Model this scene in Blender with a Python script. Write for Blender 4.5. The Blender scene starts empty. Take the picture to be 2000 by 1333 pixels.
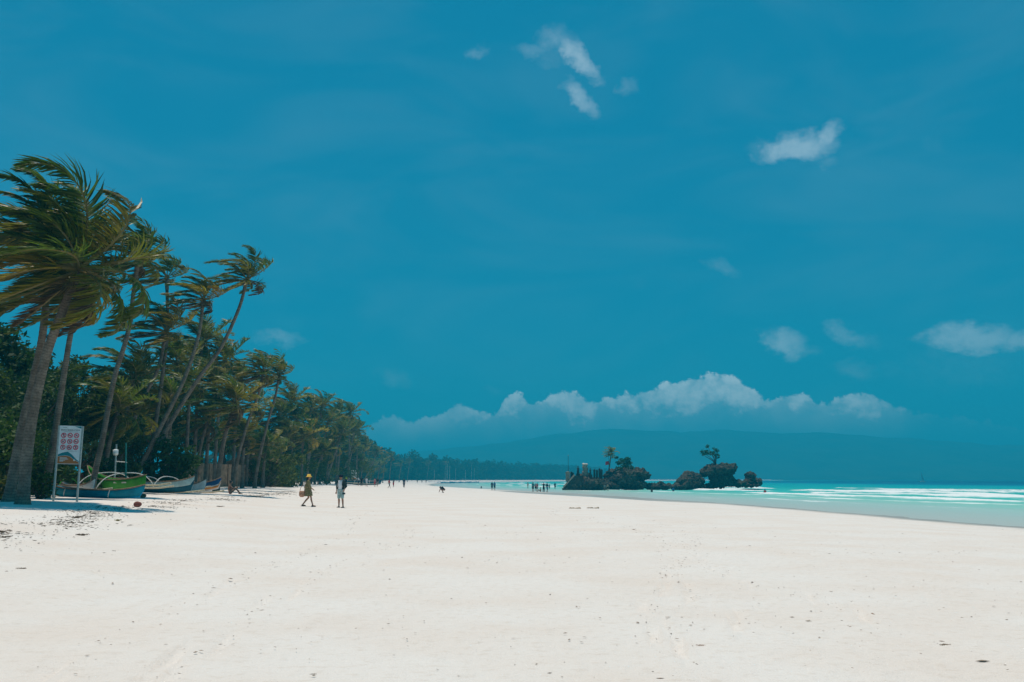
import bpy, bmesh, math, random
import numpy as np
from mathutils import Vector, Matrix, noise as mnoise

R = math.radians
scene = bpy.context.scene
col = scene.collection
rng = random.Random(7)

# ------------------------------------------------------------------ camera
EYE = 1.6
F = 1944.0            # focal length in photograph pixels (2000 wide)
PITCH = math.atan(270.0 / F)
cam_d = bpy.data.cameras.new('camera')
cam_d.lens = 35.0
cam_d.sensor_width = 36.0
cam_d.clip_start = 0.1
cam_d.clip_end = 40000
cam = bpy.data.objects.new('camera', cam_d)
col.objects.link(cam)
cam.location = (0, 0, EYE)
cam.rotation_euler = (R(90) + PITCH, 0, 0)
scene.camera = cam

# ------------------------------------------------------------------ sun
SUN = Vector((-0.10, 0.10, 0.98)).normalized()
sun_d = bpy.data.lights.new('sun', 'SUN')
sun_d.energy = 3.8
sun_d.angle = R(0.53)
sun_d.color = (1.0, 0.90, 0.78)
sun = bpy.data.objects.new('sun', sun_d)
col.objects.link(sun)
sun.rotation_euler = (-SUN).to_track_quat('-Z', 'Y').to_euler()
sun.location = (-60, 30, 150)

# ------------------------------------------------------------------ render settings
scene.view_settings.view_transform = 'Standard'
scene.view_settings.look = 'None'
scene.view_settings.exposure = 0.0
scene.view_settings.gamma = 1.0
scene.view_settings.use_curve_mapping = False
scene.render.engine = 'CYCLES'
scene.cycles.use_denoising = True
scene.cycles.max_bounces = 6
scene.cycles.transparent_max_bounces = 6
scene.cycles.volume_bounces = 0


# ------------------------------------------------------------------ node helpers
class NT:
    def __init__(s, tree):
        s.t = tree
        s.n = tree.nodes
        s.l = tree.links

    def add(s, kind, **kw):
        nd = s.n.new(kind)
        for k, v in kw.items():
            setattr(nd, k, v)
        return nd

    def put(s, sock, v):
        if isinstance(v, bpy.types.NodeSocket):
            s.l.new(v, sock)
        elif v is not None:
            if hasattr(sock.default_value, '__len__') and not hasattr(v, '__len__'):
                v = (v,) * len(sock.default_value)
            if hasattr(v, '__len__') and len(v) == 3 and len(sock.default_value) == 4:
                v = (*v, 1.0)
            sock.default_value = v

    def m(s, op, a, b=None, c=None, clamp=False):
        nd = s.add('ShaderNodeMath', operation=op, use_clamp=clamp)
        s.put(nd.inputs[0], a)
        if b is not None: s.put(nd.inputs[1], b)
        if c is not None: s.put(nd.inputs[2], c)
        return nd.outputs[0]

    def smooth(s, v, lo, hi, a=0.0, b=1.0):
        nd = s.add('ShaderNodeMapRange', interpolation_type='SMOOTHSTEP')
        s.put(nd.inputs[0], v)
        nd.inputs[1].default_value = lo; nd.inputs[2].default_value = hi
        nd.inputs[3].default_value = a; nd.inputs[4].default_value = b
        return nd.outputs[0]

    def mix(s, f, a, b, blend='MIX'):
        nd = s.add('ShaderNodeMix', data_type='RGBA', blend_type=blend)
        s.put(nd.inputs[0], f); s.put(nd.inputs[6], a); s.put(nd.inputs[7], b)
        return nd.outputs[2]

    def noise(s, vec, scale, detail=3.0, rough=0.5, dim='3D', dist=0.0):
        nd = s.add('ShaderNodeTexNoise', noise_dimensions=dim)
        if vec is not None: s.l.new(vec, nd.inputs['Vector'])
        nd.inputs['Scale'].default_value = scale
        nd.inputs['Detail'].default_value = detail
        nd.inputs['Roughness'].default_value = rough
        nd.inputs['Distortion'].default_value = dist
        return nd.outputs[0]

    def ramp(s, f, stops, interp='LINEAR'):
        nd = s.add('ShaderNodeValToRGB')
        cr = nd.color_ramp
        cr.interpolation = interp
        while len(cr.elements) < len(stops): cr.elements.new(0.5)
        for e, (p, c) in zip(cr.elements, stops):
            e.position = p
            e.color = (*c, 1) if len(c) == 3 else c
        s.put(nd.inputs[0], f)
        return nd.outputs[0]

    def attr(s, name):
        return s.add('ShaderNodeAttribute', attribute_name=name).outputs['Fac']

    def scale_vec(s, vec, sc):
        nd = s.add('ShaderNodeVectorMath', operation='MULTIPLY')
        s.l.new(vec, nd.inputs[0]); nd.inputs[1].default_value = sc
        return nd.outputs[0]

    def bump(s, h, strength=0.3, dist=0.05, normal=None):
        nd = s.add('ShaderNodeBump')
        nd.inputs['Strength'].default_value = strength
        nd.inputs['Distance'].default_value = dist
        s.l.new(h, nd.inputs['Height'])
        if normal is not None: s.l.new(normal, nd.inputs['Normal'])
        return nd.outputs[0]


def new_mat(name):
    m = bpy.data.materials.new(name)
    m.use_nodes = True
    t = NT(m.node_tree)
    t.n.clear()
    out = t.add('ShaderNodeOutputMaterial')
    return m, t, out


def principled(t, base, rough=0.6, spec=0.4, normal=None, metal=0.0):
    b = t.add('ShaderNodeBsdfPrincipled')
    t.put(b.inputs['Base Color'], base)
    t.put(b.inputs['Roughness'], rough)
    t.put(b.inputs['Specular IOR Level'], spec)
    t.put(b.inputs['Metallic'], metal)
    if normal is not None: t.l.new(normal, b.inputs['Normal'])
    return b.outputs[0]


def simple(name, c, rough=0.6, spec=0.3, var=0.18, scale=6.0, bump=0.15, metal=0.0):
    """painted / worn procedural surface: colour with grime-like variation and fine relief"""
    m, t, out = new_mat(name)
    co = t.add('ShaderNodeTexCoord').outputs['Object']
    n1 = t.noise(co, scale, 5, 0.6)
    n2 = t.noise(co, scale * 7, 3, 0.6)
    f = t.m('MULTIPLY_ADD', n1, 0.65, t.m('MULTIPLY', n2, 0.35))
    dark = tuple(x * (1 - var * 1.6) for x in c)
    lite = tuple(min(1, x * (1 + var)) for x in c)
    base = t.mix(t.smooth(f, 0.3, 0.7), dark, lite)
    nrm = t.bump(n2, bump, 0.02)
    t.l.new(principled(t, base, rough, spec, nrm, metal), out.inputs[0])
    return m


# ------------------------------------------------------------------ pixel <-> world
def ray(px, py):
    a = (px - 1000.0) / F
    b = (666.5 - py) / F
    return Vector((a, math.cos(PITCH) - b * math.sin(PITCH), math.sin(PITCH) + b * math.cos(PITCH)))


def at(px, py, d):
    """point that far (metres, along +Y) down the line of sight of a photograph pixel"""
    r = ray(px, py)
    return Vector((0, 0, EYE)) + r * (d / r.y)


# ------------------------------------------------------------------ world: sky with clouds
world = bpy.data.worlds.new('World')
scene.world = world
world.use_nodes = True
wt = NT(world.node_tree)
wt.n.clear()
wout = wt.add('ShaderNodeOutputWorld')
sky = wt.add('ShaderNodeTexSky', sky_type='NISHITA')
sky.sun_disc = False
sky.sun_elevation = math.asin(SUN.z)
sky.sun_rotation = math.atan2(SUN.x, SUN.y)
sky.air_density = 1.0
sky.dust_density = 0.4
sky.ozone_density = 2.0
SKY_TINT = (0.040, 0.54, 0.54)
tinted = wt.mix(1.0, sky.outputs[0], SKY_TINT, 'MULTIPLY')
# an even blue-teal air light evens out the gradient all round the horizon
SKY_EVEN = (0.060, 2.52, 4.72)
skycol = wt.mix(0.62, tinted, SKY_EVEN)
dirv = wt.add('ShaderNodeTexCoord').outputs['Generated']
sep = wt.add('ShaderNodeSeparateXYZ')
wt.l.new(dirv, sep.inputs[0])
az = wt.m('ARCTAN2', sep.outputs[0], sep.outputs[1])
el = wt.m('ARCSINE', sep.outputs[2])


def azel(px, py):
    r = ray(px, py).normalized()
    return math.atan2(r.x, r.y), math.asin(r.z)


comb = wt.add('ShaderNodeCombineXYZ')
wt.l.new(az, comb.inputs[0]); wt.l.new(el, comb.inputs[1])
ae = comb.outputs[0]
n_big = wt.noise(ae, 30, 4, 0.62)
n_soft = wt.noise(wt.scale_vec(ae, (1, 1.5, 1)), 26, 4, 0.60, dist=0.1)
n_fine = wt.noise(ae, 95, 4, 0.62)
n_wisp = wt.noise(wt.scale_vec(ae, (3.0, 9.0, 1)), 1.3, 3, 0.62, dist=0.6)
# cumulus bank above the far hills: ragged top outline
TOP = [(600, 850), (700, 838), (735, 818), (765, 808), (795, 822), (840, 818), (872, 800), (893, 786), (925, 800), (960, 806),
       (985, 774), (1010, 765), (1045, 786), (1080, 770), (1115, 762), (1150, 778), (1200, 774), (1240, 764), (1280, 754),
       (1320, 747), (1365, 733), (1405, 729), (1440, 742), (1475, 766), (1510, 776), (1540, 768), (1572, 768), (1602, 786),
       (1640, 770), (1685, 762), (1718, 770), (1748, 792), (1800, 806), (1900, 820), (2000, 840), (2150, 860)]
BOT = [(600, 860), (735, 850), (800, 842), (880, 832), (930, 830), (976, 812), (1008, 806), (1040, 790), (1062, 784), (1085, 797), (1110, 806), (1143, 818), (1165, 806), (1179, 796), (1233, 796),
       (1287, 802), (1330, 806), (1352, 804), (1372, 782), (1398, 776), (1420, 786), (1442, 800), (1494, 796), (1530, 784), (1552, 799), (1586, 786), (1629, 797), (1660, 804), (1692, 810), (1741, 797),
       (1800, 812), (1900, 826), (2000, 846), (2150, 866)]
A0, A1 = azel(600, 900)[0], azel(2150, 900)[0]
E1 = 0.13


def outline(line):
    fc = wt.add('ShaderNodeFloatCurve')
    mp = fc.mapping
    cv = mp.curves[0]
    pts = [((azel(x, y)[0] - A0) / (A1 - A0), azel(x, y)[1] / E1) for x, y in line]
    cv.points[0].location = pts[0]
    cv.points[1].location = pts[-1]
    for p in pts[1:-1]:
        cv.points.new(*p)
    mp.update()
    wt.l.new(wt.m('DIVIDE', wt.m('SUBTRACT', az, A0), A1 - A0, clamp=True), fc.inputs['Value'])
    fc.inputs['Factor'].default_value = 1.0
    return wt.m('MULTIPLY', fc.outputs[0], E1)


top = outline(TOP)
bot = outline(BOT)
rag = wt.m('ADD', wt.m('MULTIPLY', wt.m('SUBTRACT', n_big, 0.5), 0.020), wt.m('MULTIPLY', wt.m('SUBTRACT', n_fine, 0.5), 0.017))
below = wt.m('ADD', wt.m('SUBTRACT', top, el), rag)           # > 0 inside the bank
bank = wt.smooth(below, -0.0005, 0.0035)
above = wt.m('ADD', wt.m('SUBTRACT', el, bot), wt.m('MULTIPLY', rag, 1.5))     # > 0 in the sunlit billows
billow = wt.smooth(above, -0.014, 0.010)
side = wt.m('MULTIPLY', wt.smooth(az, A0 + 0.005, A0 + 0.09), wt.smooth(az, azel(1830, 800)[0], azel(1690, 800)[0], 0.10, 1.0))
tex = wt.m('MULTIPLY_ADD', wt.smooth(n_big, 0.30, 0.62), 0.38, wt.m('MULTIPLY_ADD', wt.smooth(n_fine, 0.30, 0.66), 0.30, 0.34))
rise = wt.smooth(az, azel(760, 800)[0], azel(990, 800)[0], 0.38, 1.0)
lit = wt.m('MULTIPLY', wt.m('MULTIPLY', billow, tex), rise)
veil = wt.m('POWER', 2.718, wt.m('MULTIPLY', wt.m('MAXIMUM', below, 0.0), -20.0))
veil = wt.m('MULTIPLY', veil, wt.m('MULTIPLY', wt.m('MULTIPLY_ADD', wt.smooth(n_big, 0.35, 0.65), 0.22, 0.26), wt.m('SUBTRACT', 1.9, wt.m('MULTIPLY', rise, 0.85))))
bank_a = wt.m('MULTIPLY', wt.m('MULTIPLY', bank, side), wt.m('MAXIMUM', wt.m('MULTIPLY', lit, 0.82), veil), clamp=True)
# single small clouds: (px, py, rx px, ry px, tilt deg, strength)
SMALL = [(1088, 82, 46, 26, 0, .55), (1128, 116, 62, 22, -38, .95), (1046, 98, 52, 16, 4, .45), (1075, 112, 60, 26, 0, .35), (1132, 192, 44, 22, -40, .80), (1222, 174, 26, 20, -30, .42), (930, 103, 24, 15, 25, .45),
         (1556, 288, 74, 30, 4, 1.0), (1612, 268, 38, 20, 40, .85), (1616, 320, 24, 22, 0, .42), (1500, 280, 40, 18, 0, .32), (1590, 315, 80, 34, 0, .25), (1820, 280, 40, 24, -20, .22), (1412, 524, 40, 16, -25, .42), (1246, 545, 30, 18, 0, .18),
         (1536, 672, 44, 24, -18, .95), (1582, 690, 28, 12, 5, .42), (1648, 655, 48, 16, -30, .62), (1690, 668, 36, 24, 0, .32), (1668, 722, 48, 18, -12, .42), (1742, 718, 36, 16, 0, .22),
         (1892, 660, 82, 24, -3, 1.05), (1996, 670, 50, 20, 0, .85), (1828, 690, 34, 36, -30, .30), (1885, 716, 130, 46, 0, .30), (548, 663, 56, 15, -3, .60), (770, 742, 40, 22, -15, .42), (965, 765, 26, 16, 0, .30), (355, 690, 70, 24, 0, .55)]
waz = wt.m('ADD', az, wt.m('ADD', wt.m('MULTIPLY', wt.m('SUBTRACT', n_big, 0.5), 0.030), wt.m('MULTIPLY', wt.m('SUBTRACT', n_fine, 0.5), 0.014)))
wel = wt.m('ADD', el, wt.m('MULTIPLY', wt.m('SUBTRACT', n_soft, 0.5), 0.034))
acc = None
for (x, y, rx, ry, rot, st) in SMALL:
    a0, e0 = azel(x, y)
    c_, s_ = math.cos(R(rot)), math.sin(R(rot))
    ua = wt.m('SUBTRACT', waz, a0); ue = wt.m('SUBTRACT', wel, e0)
    dx = wt.m('MULTIPLY_ADD', ua, c_ * F / rx, wt.m('MULTIPLY', ue, s_ * F / rx))
    dy = wt.m('MULTIPLY_ADD', ua, -s_ * F / ry, wt.m('MULTIPLY', ue, c_ * F / ry))
    q = wt.m('ADD', wt.m('MULTIPLY', dx, dx), wt.m('MULTIPLY', dy, dy))
    g = wt.m('MULTIPLY', wt.m('SUBTRACT', 1.0, wt.m('MULTIPLY', q, 0.62), clamp=True), st)
    acc = g if acc is None else wt.m('MAXIMUM', acc, g)
small_x = wt.m('MULTIPLY', wt.m('POWER', acc, 1.25), wt.m('ADD', wt.m('MULTIPLY_ADD', n_fine, 1.0, 0.10), wt.m('MULTIPLY', n_soft, 0.7)))
small_a = wt.m('MULTIPLY', wt.smooth(small_x, 0.0, 1.05), 0.30)
wisp_a = wt.m('MULTIPLY', wt.smooth(n_wisp, 0.36, 0.82), 0.032)
alpha = wt.m('MAXIMUM', wt.m('MAXIMUM', bank_a, small_a), wisp_a, clamp=True)
bg1 = wt.add('ShaderNodeBackground'); bg1.inputs[1].default_value = 0.10
wt.l.new(skycol, bg1.inputs[0])
bg2 = wt.add('ShaderNodeBackground'); bg2.inputs[1].default_value = 1.15
bg2.inputs[0].default_value = (0.86, 0.97, 1.0, 1)
mx = wt.add('ShaderNodeMixShader')
wt.l.new(alpha, mx.inputs[0]); wt.l.new(bg1.outputs[0], mx.inputs[1]); wt.l.new(bg2.outputs[0], mx.inputs[2])
wt.l.new(mx.outputs[0], wout.inputs[0])
world.cycles.sampling_method = 'MANUAL'
world.cycles.sample_map_resolution = 128


# ------------------------------------------------------------------ object helpers
def tag(o, label=None, cat=None, group=None, kind=None):
    if label: o['label'] = label
    if cat: o['category'] = cat
    if group: o['group'] = group
    if kind: o['kind'] = kind
    return o


def empty(name, loc, label=None, cat=None, group=None, rz=0.0):
    o = bpy.data.objects.new(name, None)
    col.objects.link(o)
    o.location = loc
    o.rotation_euler = (0, 0, rz)
    o.empty_display_size = 0.2
    return tag(o, label, cat, group)


def obj(name, me, parent=None, mat=None):
    o = bpy.data.objects.new(name, me)
    col.objects.link(o)
    if parent is not None: o.parent = parent
    if mat is not None and not me.materials: me.materials.append(mat)
    return o


def mesh(name, verts, faces, mat=None, smooth=True):
    me = bpy.data.meshes.new(name)
    me.from_pydata([tuple(v) for v in verts], [], faces)
    if mat is not None: me.materials.append(mat)
    if smooth:
        me.polygons.foreach_set('use_smooth', [True] * len(me.polygons))
    me.update()
    return me


def np_mesh(name, V, Q, mat=None, smooth=True):
    """V (n,3) array, Q (m,k) int array"""
    me = bpy.data.meshes.new(name)
    k = Q.shape[1]
    me.vertices.add(len(V)); me.vertices.foreach_set('co', np.ascontiguousarray(V, dtype=np.float32).ravel())
    me.loops.add(Q.size); me.loops.foreach_set('vertex_index', np.ascontiguousarray(Q, dtype=np.int32).ravel())
    me.polygons.add(len(Q)); me.polygons.foreach_set('loop_start', np.arange(0, Q.size, k, dtype=np.int32))
    me.update(calc_edges=True)
    me.validate()
    if mat is not None: me.materials.append(mat)
    if smooth: me.polygons.foreach_set('use_smooth', [True] * len(me.polygons))
    return me


def add_attr(me, name, arr):
    a = me.attributes.new(name, 'FLOAT', 'POINT')
    a.data.foreach_set('value', np.ascontiguousarray(arr, dtype=np.float32).ravel())


class MB:
    """collects simple shapes into one mesh"""
    def __init__(s): s.v = []; s.f = []

    def box(s, c, size, rz=0.0, M=None):
        b = len(s.v)
        hx, hy, hz = size[0] / 2, size[1] / 2, size[2] / 2
        rot = M if M is not None else Matrix.Rotation(rz, 3, 'Z')
        for dx in (-1, 1):
            for dy in (-1, 1):
                for dz in (-1, 1):
                    s.v.append(Vector(c) + rot @ Vector((dx * hx, dy * hy, dz * hz)))
        s.f += [tuple(b + i for i in q) for q in ((0, 1, 3, 2), (4, 6, 7, 5), (0, 4, 5, 1), (2, 3, 7, 6), (0, 2, 6, 4), (1, 5, 7, 3))]
        return s

    def tube(s, pts, rad, n=8, cap=True):
        pts = [Vector(p) for p in pts]
        if not hasattr(rad, '__len__'): rad = [rad] * len(pts)
        b = len(s.v)
        up = Vector((0.13, 0.31, 0.94))
        for i, p in enumerate(pts):
            t = (pts[min(i + 1, len(pts) - 1)] - pts[max(i - 1, 0)]).normalized()
            if abs(t.dot(up)) > 0.95: up = Vector((0.9, 0.3, 0.1))
            x = up.cross(t).normalized(); y = t.cross(x)
            up = y
            for k in range(n):
                a = 2 * math.pi * k / n
                s.v.append(p + (x * math.cos(a) + y * math.sin(a)) * rad[i])
        for i in range(len(pts) - 1):
            for k in range(n):
                s.f.append((b + i * n + k, b + i * n + (k + 1) % n, b + (i + 1) * n + (k + 1) % n, b + (i + 1) * n + k))
        if cap:
            s.f.append(tuple(b + k for k in range(n))[::-1])
            s.f.append(tuple(b + (len(pts) - 1) * n + k for k in range(n)))
        return s

    def ell(s, c, r, nu=12, nv=8, M=None):
        b = len(s.v)
        c = Vector(c)
        M = M or Matrix.Identity(3)
        if not hasattr(r, '__len__'): r = (r, r, r)
        s.v.append(c + M @ Vector((0, 0, r[2])))
        for j in range(1, nv):
            ph = math.pi * j / nv
            for i in range(nu):
                a = 2 * math.pi * i / nu
                s.v.append(c + M @ Vector((r[0] * math.sin(ph) * math.cos(a), r[1] * math.sin(ph) * math.sin(a), r[2] * math.cos(ph))))
        s.v.append(c + M @ Vector((0, 0, -r[2])))
        e = len(s.v) - 1
        for i in range(nu):
            s.f.append((b, b + 1 + i, b + 1 + (i + 1) % nu))
            s.f.append((e, e - nu + (i + 1) % nu, e - nu + i))
        for j in range(nv - 2):
            for i in range(nu):
                o = b + 1 + j * nu
                s.f.append((o + i, o + nu + i, o + nu + (i + 1) % nu, o + (i + 1) % nu))
        return s

    def cone(s, a, b_, ra, rb, n=10):
        """round cone: a tapered limb piece with ball ends"""
        a = Vector(a); b_ = Vector(b_)
        s.tube([a, b_], [ra, rb], n)
        s.ell(a, ra, n, 6); s.ell(b_, rb, n, 6)
        return s

    def prism(s, poly, y0, y1):
        """polygon in x,z extruded along y"""
        b = len(s.v); n = len(poly)
        for (x, z) in poly: s.v.append(Vector((x, y0, z)))
        for (x, z) in poly: s.v.append(Vector((x, y1, z)))
        s.f.append(tuple(b + i for i in range(n)))
        s.f.append(tuple(b + n + i for i in range(n))[::-1])
        for i in range(n):
            j = (i + 1) % n
            s.f.append((b + i, b + n + i, b + n + j, b + j))
        return s

    def build(s, name, mat, parent=None, smooth=False):
        o = obj(name, mesh(name, s.v, s.f, mat, smooth), parent)
        if smooth is False:
            pass
        return o

    def data(s, name, mat=None, smooth=True):
        return mesh(name, s.v, s.f, mat, smooth)


_ts = bpy.data.scenes.new('workshop')


def evaluated_mesh(o):
    """mesh of an object with its modifiers, worked out in a scene of its own (fast)"""
    _ts.collection.objects.link(o)
    with bpy.context.temp_override(scene=_ts, view_layer=_ts.view_layers[0]):
        dg = bpy.context.evaluated_depsgraph_get()
        dg.update()
        out = bpy.data.meshes.new_from_object(o.evaluated_get(dg))
    return out


def remeshed(mb, voxel, name, mat, smooth_iter=2):
    """fuse overlapping shapes into ONE continuous surface"""
    me = mb.data(name)
    o = bpy.data.objects.new('tmp', me)
    md = o.modifiers.new('r', 'REMESH'); md.mode = 'VOXEL'; md.voxel_size = voxel; md.use_smooth_shade = True
    if smooth_iter:
        sm = o.modifiers.new('s', 'SMOOTH'); sm.iterations = smooth_iter; sm.factor = 0.5
    out = evaluated_mesh(o)
    out.name = name
    bpy.data.objects.remove(o); bpy.data.meshes.remove(me)
    out.materials.clear()
    if mat: out.materials.append(mat)
    out.polygons.foreach_set('use_smooth', [True] * len(out.polygons))
    return out


# ------------------------------------------------------------------ numpy noise
_perm = np.random.RandomState(3).permutation(4096)


def _h(ix, iy):
    return _perm[(_perm[ix & 4095] + iy) & 4095]


def pnoise(x, y):
    """2-D gradient noise, about -1..1"""
    x = np.asarray(x, dtype=np.float64); y = np.asarray(y, dtype=np.float64)
    ix = np.floor(x).astype(np.int64); iy = np.floor(y).astype(np.int64)
    fx = x - ix; fy = y - iy
    u = fx * fx * fx * (fx * (fx * 6 - 15) + 10); v = fy * fy * fy * (fy * (fy * 6 - 15) + 10)

    def g(i, j, dx, dy):
        a = _h(i, j) * (2 * math.pi / 4096)
        return np.cos(a) * dx + np.sin(a) * dy
    n00 = g(ix, iy, fx, fy); n10 = g(ix + 1, iy, fx - 1, fy)
    n01 = g(ix, iy + 1, fx, fy - 1); n11 = g(ix + 1, iy + 1, fx - 1, fy - 1)
    return 1.5 * ((n00 * (1 - u) + n10 * u) * (1 - v) + (n01 * (1 - u) + n11 * u) * v)


def fbm(x, y, o=4):
    r = 0; a = 1.0; t = 0
    for k in range(o):
        r = r + a * pnoise(x * 2 ** k + 17.3 * k, y * 2 ** k - 9.1 * k); t += a; a *= 0.5
    return r / t


def sstep(x, a, b):
    t = np.clip((x - a) / (b - a), 0, 1)
    return t * t * (3 - 2 * t)


# ------------------------------------------------------------------ lie of the land
# XL: where the vegetation begins, XW: where the water begins, both as x over distance y
_YL = np.array([-100, 0, 150, 300, 420, 520, 700, 900, 1100, 1300, 1700, 2400], float)
_XL = np.array([-4.6, -14.6, -29.6, -44.6, -58, -69, -74, -52, -6, 66, 240, 620], float)
_YW = np.array([-100, 0, 50, 95, 179, 250, 333, 450, 600, 800, 1000, 1250, 1700, 2400], float)
_XW = np.array([36, 30, 26, 22.5, 9.2, -8, -25, -36, -42, -31, 3, 72, 262, 660], float)
WATER = -0.8


def XL(y): return np.interp(y, _YL, _XL)
def XW(y): return np.interp(y, _YW, _XW)


_T = np.array([0, .06, .12, .24, .5, .75, .9, 1.0])
_Z = np.array([.72, .62, .42, .05, -.05, -.30, -.58, -.80])


def gz(x, y):
    x = np.asarray(x, float); y = np.asarray(y, float)
    l = XL(y); w = XW(y)
    t = (x - l) / np.maximum(w - l, 5)
    z = np.interp(t, _T, _Z)
    z = np.where(t < 0, .72 + np.minimum((l - x) * 0.02, 2.0), z)
    z = np.where(t > 1, WATER - np.minimum((x - w) * 0.03, 4.5), z)
    # shallow tidal pools along the water's edge
    du = x - w
    z = z - 0.42 * np.exp(-((y - 172) / 42.0) ** 2 - ((du + 9) / 4.2) ** 2)
    z = z - 0.30 * np.exp(-((y - 128) / 26.0) ** 2 - ((du + 6) / 2.6) ** 2)
    return z


def hit(px, py, zo=0.0):
    """where the line of sight of a pixel meets the ground"""
    r = ray(px, py)
    lo = None
    d = 4.0
    while d < 3000:
        p = Vector((0, 0, EYE)) + r * (d / r.y)
        g = max(float(gz(p.x, p.y)), WATER) + zo
        if p.z <= g: return Vector((p.x, p.y, g))
        d *= 1.004
    return at(px, py, 1000)


def on_ground(x, y, dz=0.0):
    return Vector((x, y, float(gz(x, y)) + dz))


# ================================================================== SETTING
# ------------------------------------------------------------------ sand sheet
def sand_material():
    m, t, out = new_mat('coral_sand')
    co = t.add('ShaderNodeNewGeometry').outputs['Position']
    wet = t.attr('wet')
    soil = t.attr('soil')
    n1 = t.noise(co, 0.35, 5, 0.55)
    n2 = t.noise(co, 6.5, 6, 0.65)
    n3 = t.noise(co, 60.0, 2, 0.6)
    c = t.mix(t.smooth(n1, 0.35, 0.7), (0.790, 0.720, 0.662), (0.765, 0.665, 0.590))
    c = t.mix(t.m('MULTIPLY', t.smooth(n2, 0.50, 0.72), 0.42), c, (0.63, 0.52, 0.43))
    # grains of shell, bark and weed lying in the sand
    vo = t.add('ShaderNodeTexVoronoi', feature='F1')
    vo.inputs['Scale'].default_value = 3.2
    t.l.new(co, vo.inputs['Vector'])
    patch = t.smooth(t.noise(co, 0.5, 3, 0.6), 0.50, 0.70)
    dots = t.m('MULTIPLY', t.m('LESS_THAN', vo.outputs['Distance'], 0.055), patch)
    vo2 = t.add('ShaderNodeTexVoronoi', feature='F1')
    vo2.inputs['Scale'].default_value = 26.0
    t.l.new(co, vo2.inputs['Vector'])
    dots2 = t.m('MULTIPLY', t.m('LESS_THAN', vo2.outputs['Distance'], 0.16), t.smooth(t.noise(co, 1.7, 3, 0.6), 0.52, 0.66))
    dcol = t.mix(t.noise(co, 9.0, 1), (0.10, 0.07, 0.045), (0.45, 0.24, 0.14))
    c = t.mix(t.m('MULTIPLY', dots, 0.12), c, dcol)
    c = t.mix(t.m('MULTIPLY', dots2, 0.40), c, (0.36, 0.25, 0.17))
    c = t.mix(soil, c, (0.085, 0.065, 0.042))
    c = t.mix(wet, c, (0.375, 0.345, 0.290))
    h = t.m('ADD', t.m('MULTIPLY', n2, 1.0), t.m('MULTIPLY', n3, 0.35))
    h = t.m('ADD', h, t.m('MULTIPLY', t.noise(t.scale_vec(co, (1, 1, 1)), 1.6, 4, 0.6), 2.0))
    nrm = t.bump(h, 0.7, 0.05)
    rough = t.m('SUBTRACT', 0.92, t.m('MULTIPLY', wet, 0.55))
    t.l.new(principled(t, c, rough, t.m('MULTIPLY_ADD', wet, 0.35, 0.05), nrm), out.inputs[0])
    return m


def fan(ys, As):
    W = np.maximum(ys + 8.0, 1.0)
    X = W[:, None] * As[None, :]
    Y = np.repeat(ys[:, None], len(As), 1)
    return X, Y


def quads(nr, nc):
    i = np.arange(nr - 1)[:, None] * nc + np.arange(nc - 1)[None, :]
    return np.stack([i, i + 1, i + nc + 1, i + nc], -1).reshape(-1, 4)


ys = np.concatenate([[-90, -40, -15, -9], -8 + np.geomspace(2, 24, 60)[:-1], -8 + np.geomspace(24, 2500, 440)])
core = np.linspace(-0.78, 0.74, 430)
As = np.concatenate([[-60, -12, -5, -2.6, -1.6, -1.15, -0.92], core, [0.9, 1.2, 2, 5, 12, 60]])
GX, GY = fan(ys, As)
GZ = gz(GX, GY)
near = np.exp(-np.maximum(GY, 0) / 120.0)
GZ = GZ + (GZ > WATER - .3) * (0.035 * fbm(GX * 0.22, GY * 0.22, 3) + 0.016 * fbm(GX * 1.1 + 5, GY * 1.1, 3) * near
                               + 0.010 * fbm(GX * 3.7 + 9, GY * 3.7, 2) * np.exp(-np.maximum(GY, 0) / 22.0))
# footprints: trails of pressed hollows with a low rim
frng = random.Random(11)
trails = [((-3.2, 5), (-6.8, 50), .1), ((-2.6, 6), (-3.4, 34), .1), ((1.4, 6), (6.5, 42), .2), ((5.0, 9), (2.0, 60), .25),
          ((-9, 14), (12, 27), .3), ((8, 12), (22, 44), .3), ((-14, 34), (2, 20), .3), ((3, 7), (3.8, 44), .2), ((-1, 30), (18, 36), .3)]
gx = GX.ravel(); gy = GY.ravel(); gzf = GZ.ravel().copy()
for (p, q, wob) in trails:
    p = np.array(p, float); q = np.array(q, float)
    L = np.linalg.norm(q - p); dv = (q - p) / L; nv = np.array([-dv[1], dv[0]])
    k = 0; s = 0.0
    while s < L:
        c = p + dv * s + nv * ((0.11 if k % 2 else -0.11) + wob * 3 * math.sin(s * .21) + frng.uniform(-.04, .04))
        near_i = np.nonzero((np.abs(gx - c[0]) < .4) & (np.abs(gy - c[1]) < .5))[0]
        if len(near_i):
            dx = gx[near_i] - c[0]; dy = gy[near_i] - c[1]
            la = (dx * dv[0] + dy * dv[1]) / .15; lb = (dx * nv[0] + dy * nv[1]) / .07
            r = np.sqrt(la * la + lb * lb)
            gzf[near_i] += -0.042 * np.exp(-r ** 4) + 0.018 * np.exp(-((r - 1.45) / .35) ** 2)
        s += frng.uniform(.55, .75); k += 1
GZ = gzf.reshape(GX.shape)
sand = np_mesh('beach_sand', np.stack([GX, GY, GZ], -1).reshape(-1, 3), quads(len(ys), len(As)), sand_material())
edge_n = 0.06 * fbm(GX * .12, GY * .05, 3)
add_attr(sand, 'wet', 1 - sstep(GZ + edge_n, WATER + .05, WATER + .24))
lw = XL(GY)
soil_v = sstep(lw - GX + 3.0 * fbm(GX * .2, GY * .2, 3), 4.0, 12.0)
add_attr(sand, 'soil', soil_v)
tag(obj('beach_sand', sand), kind='structure')


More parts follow.
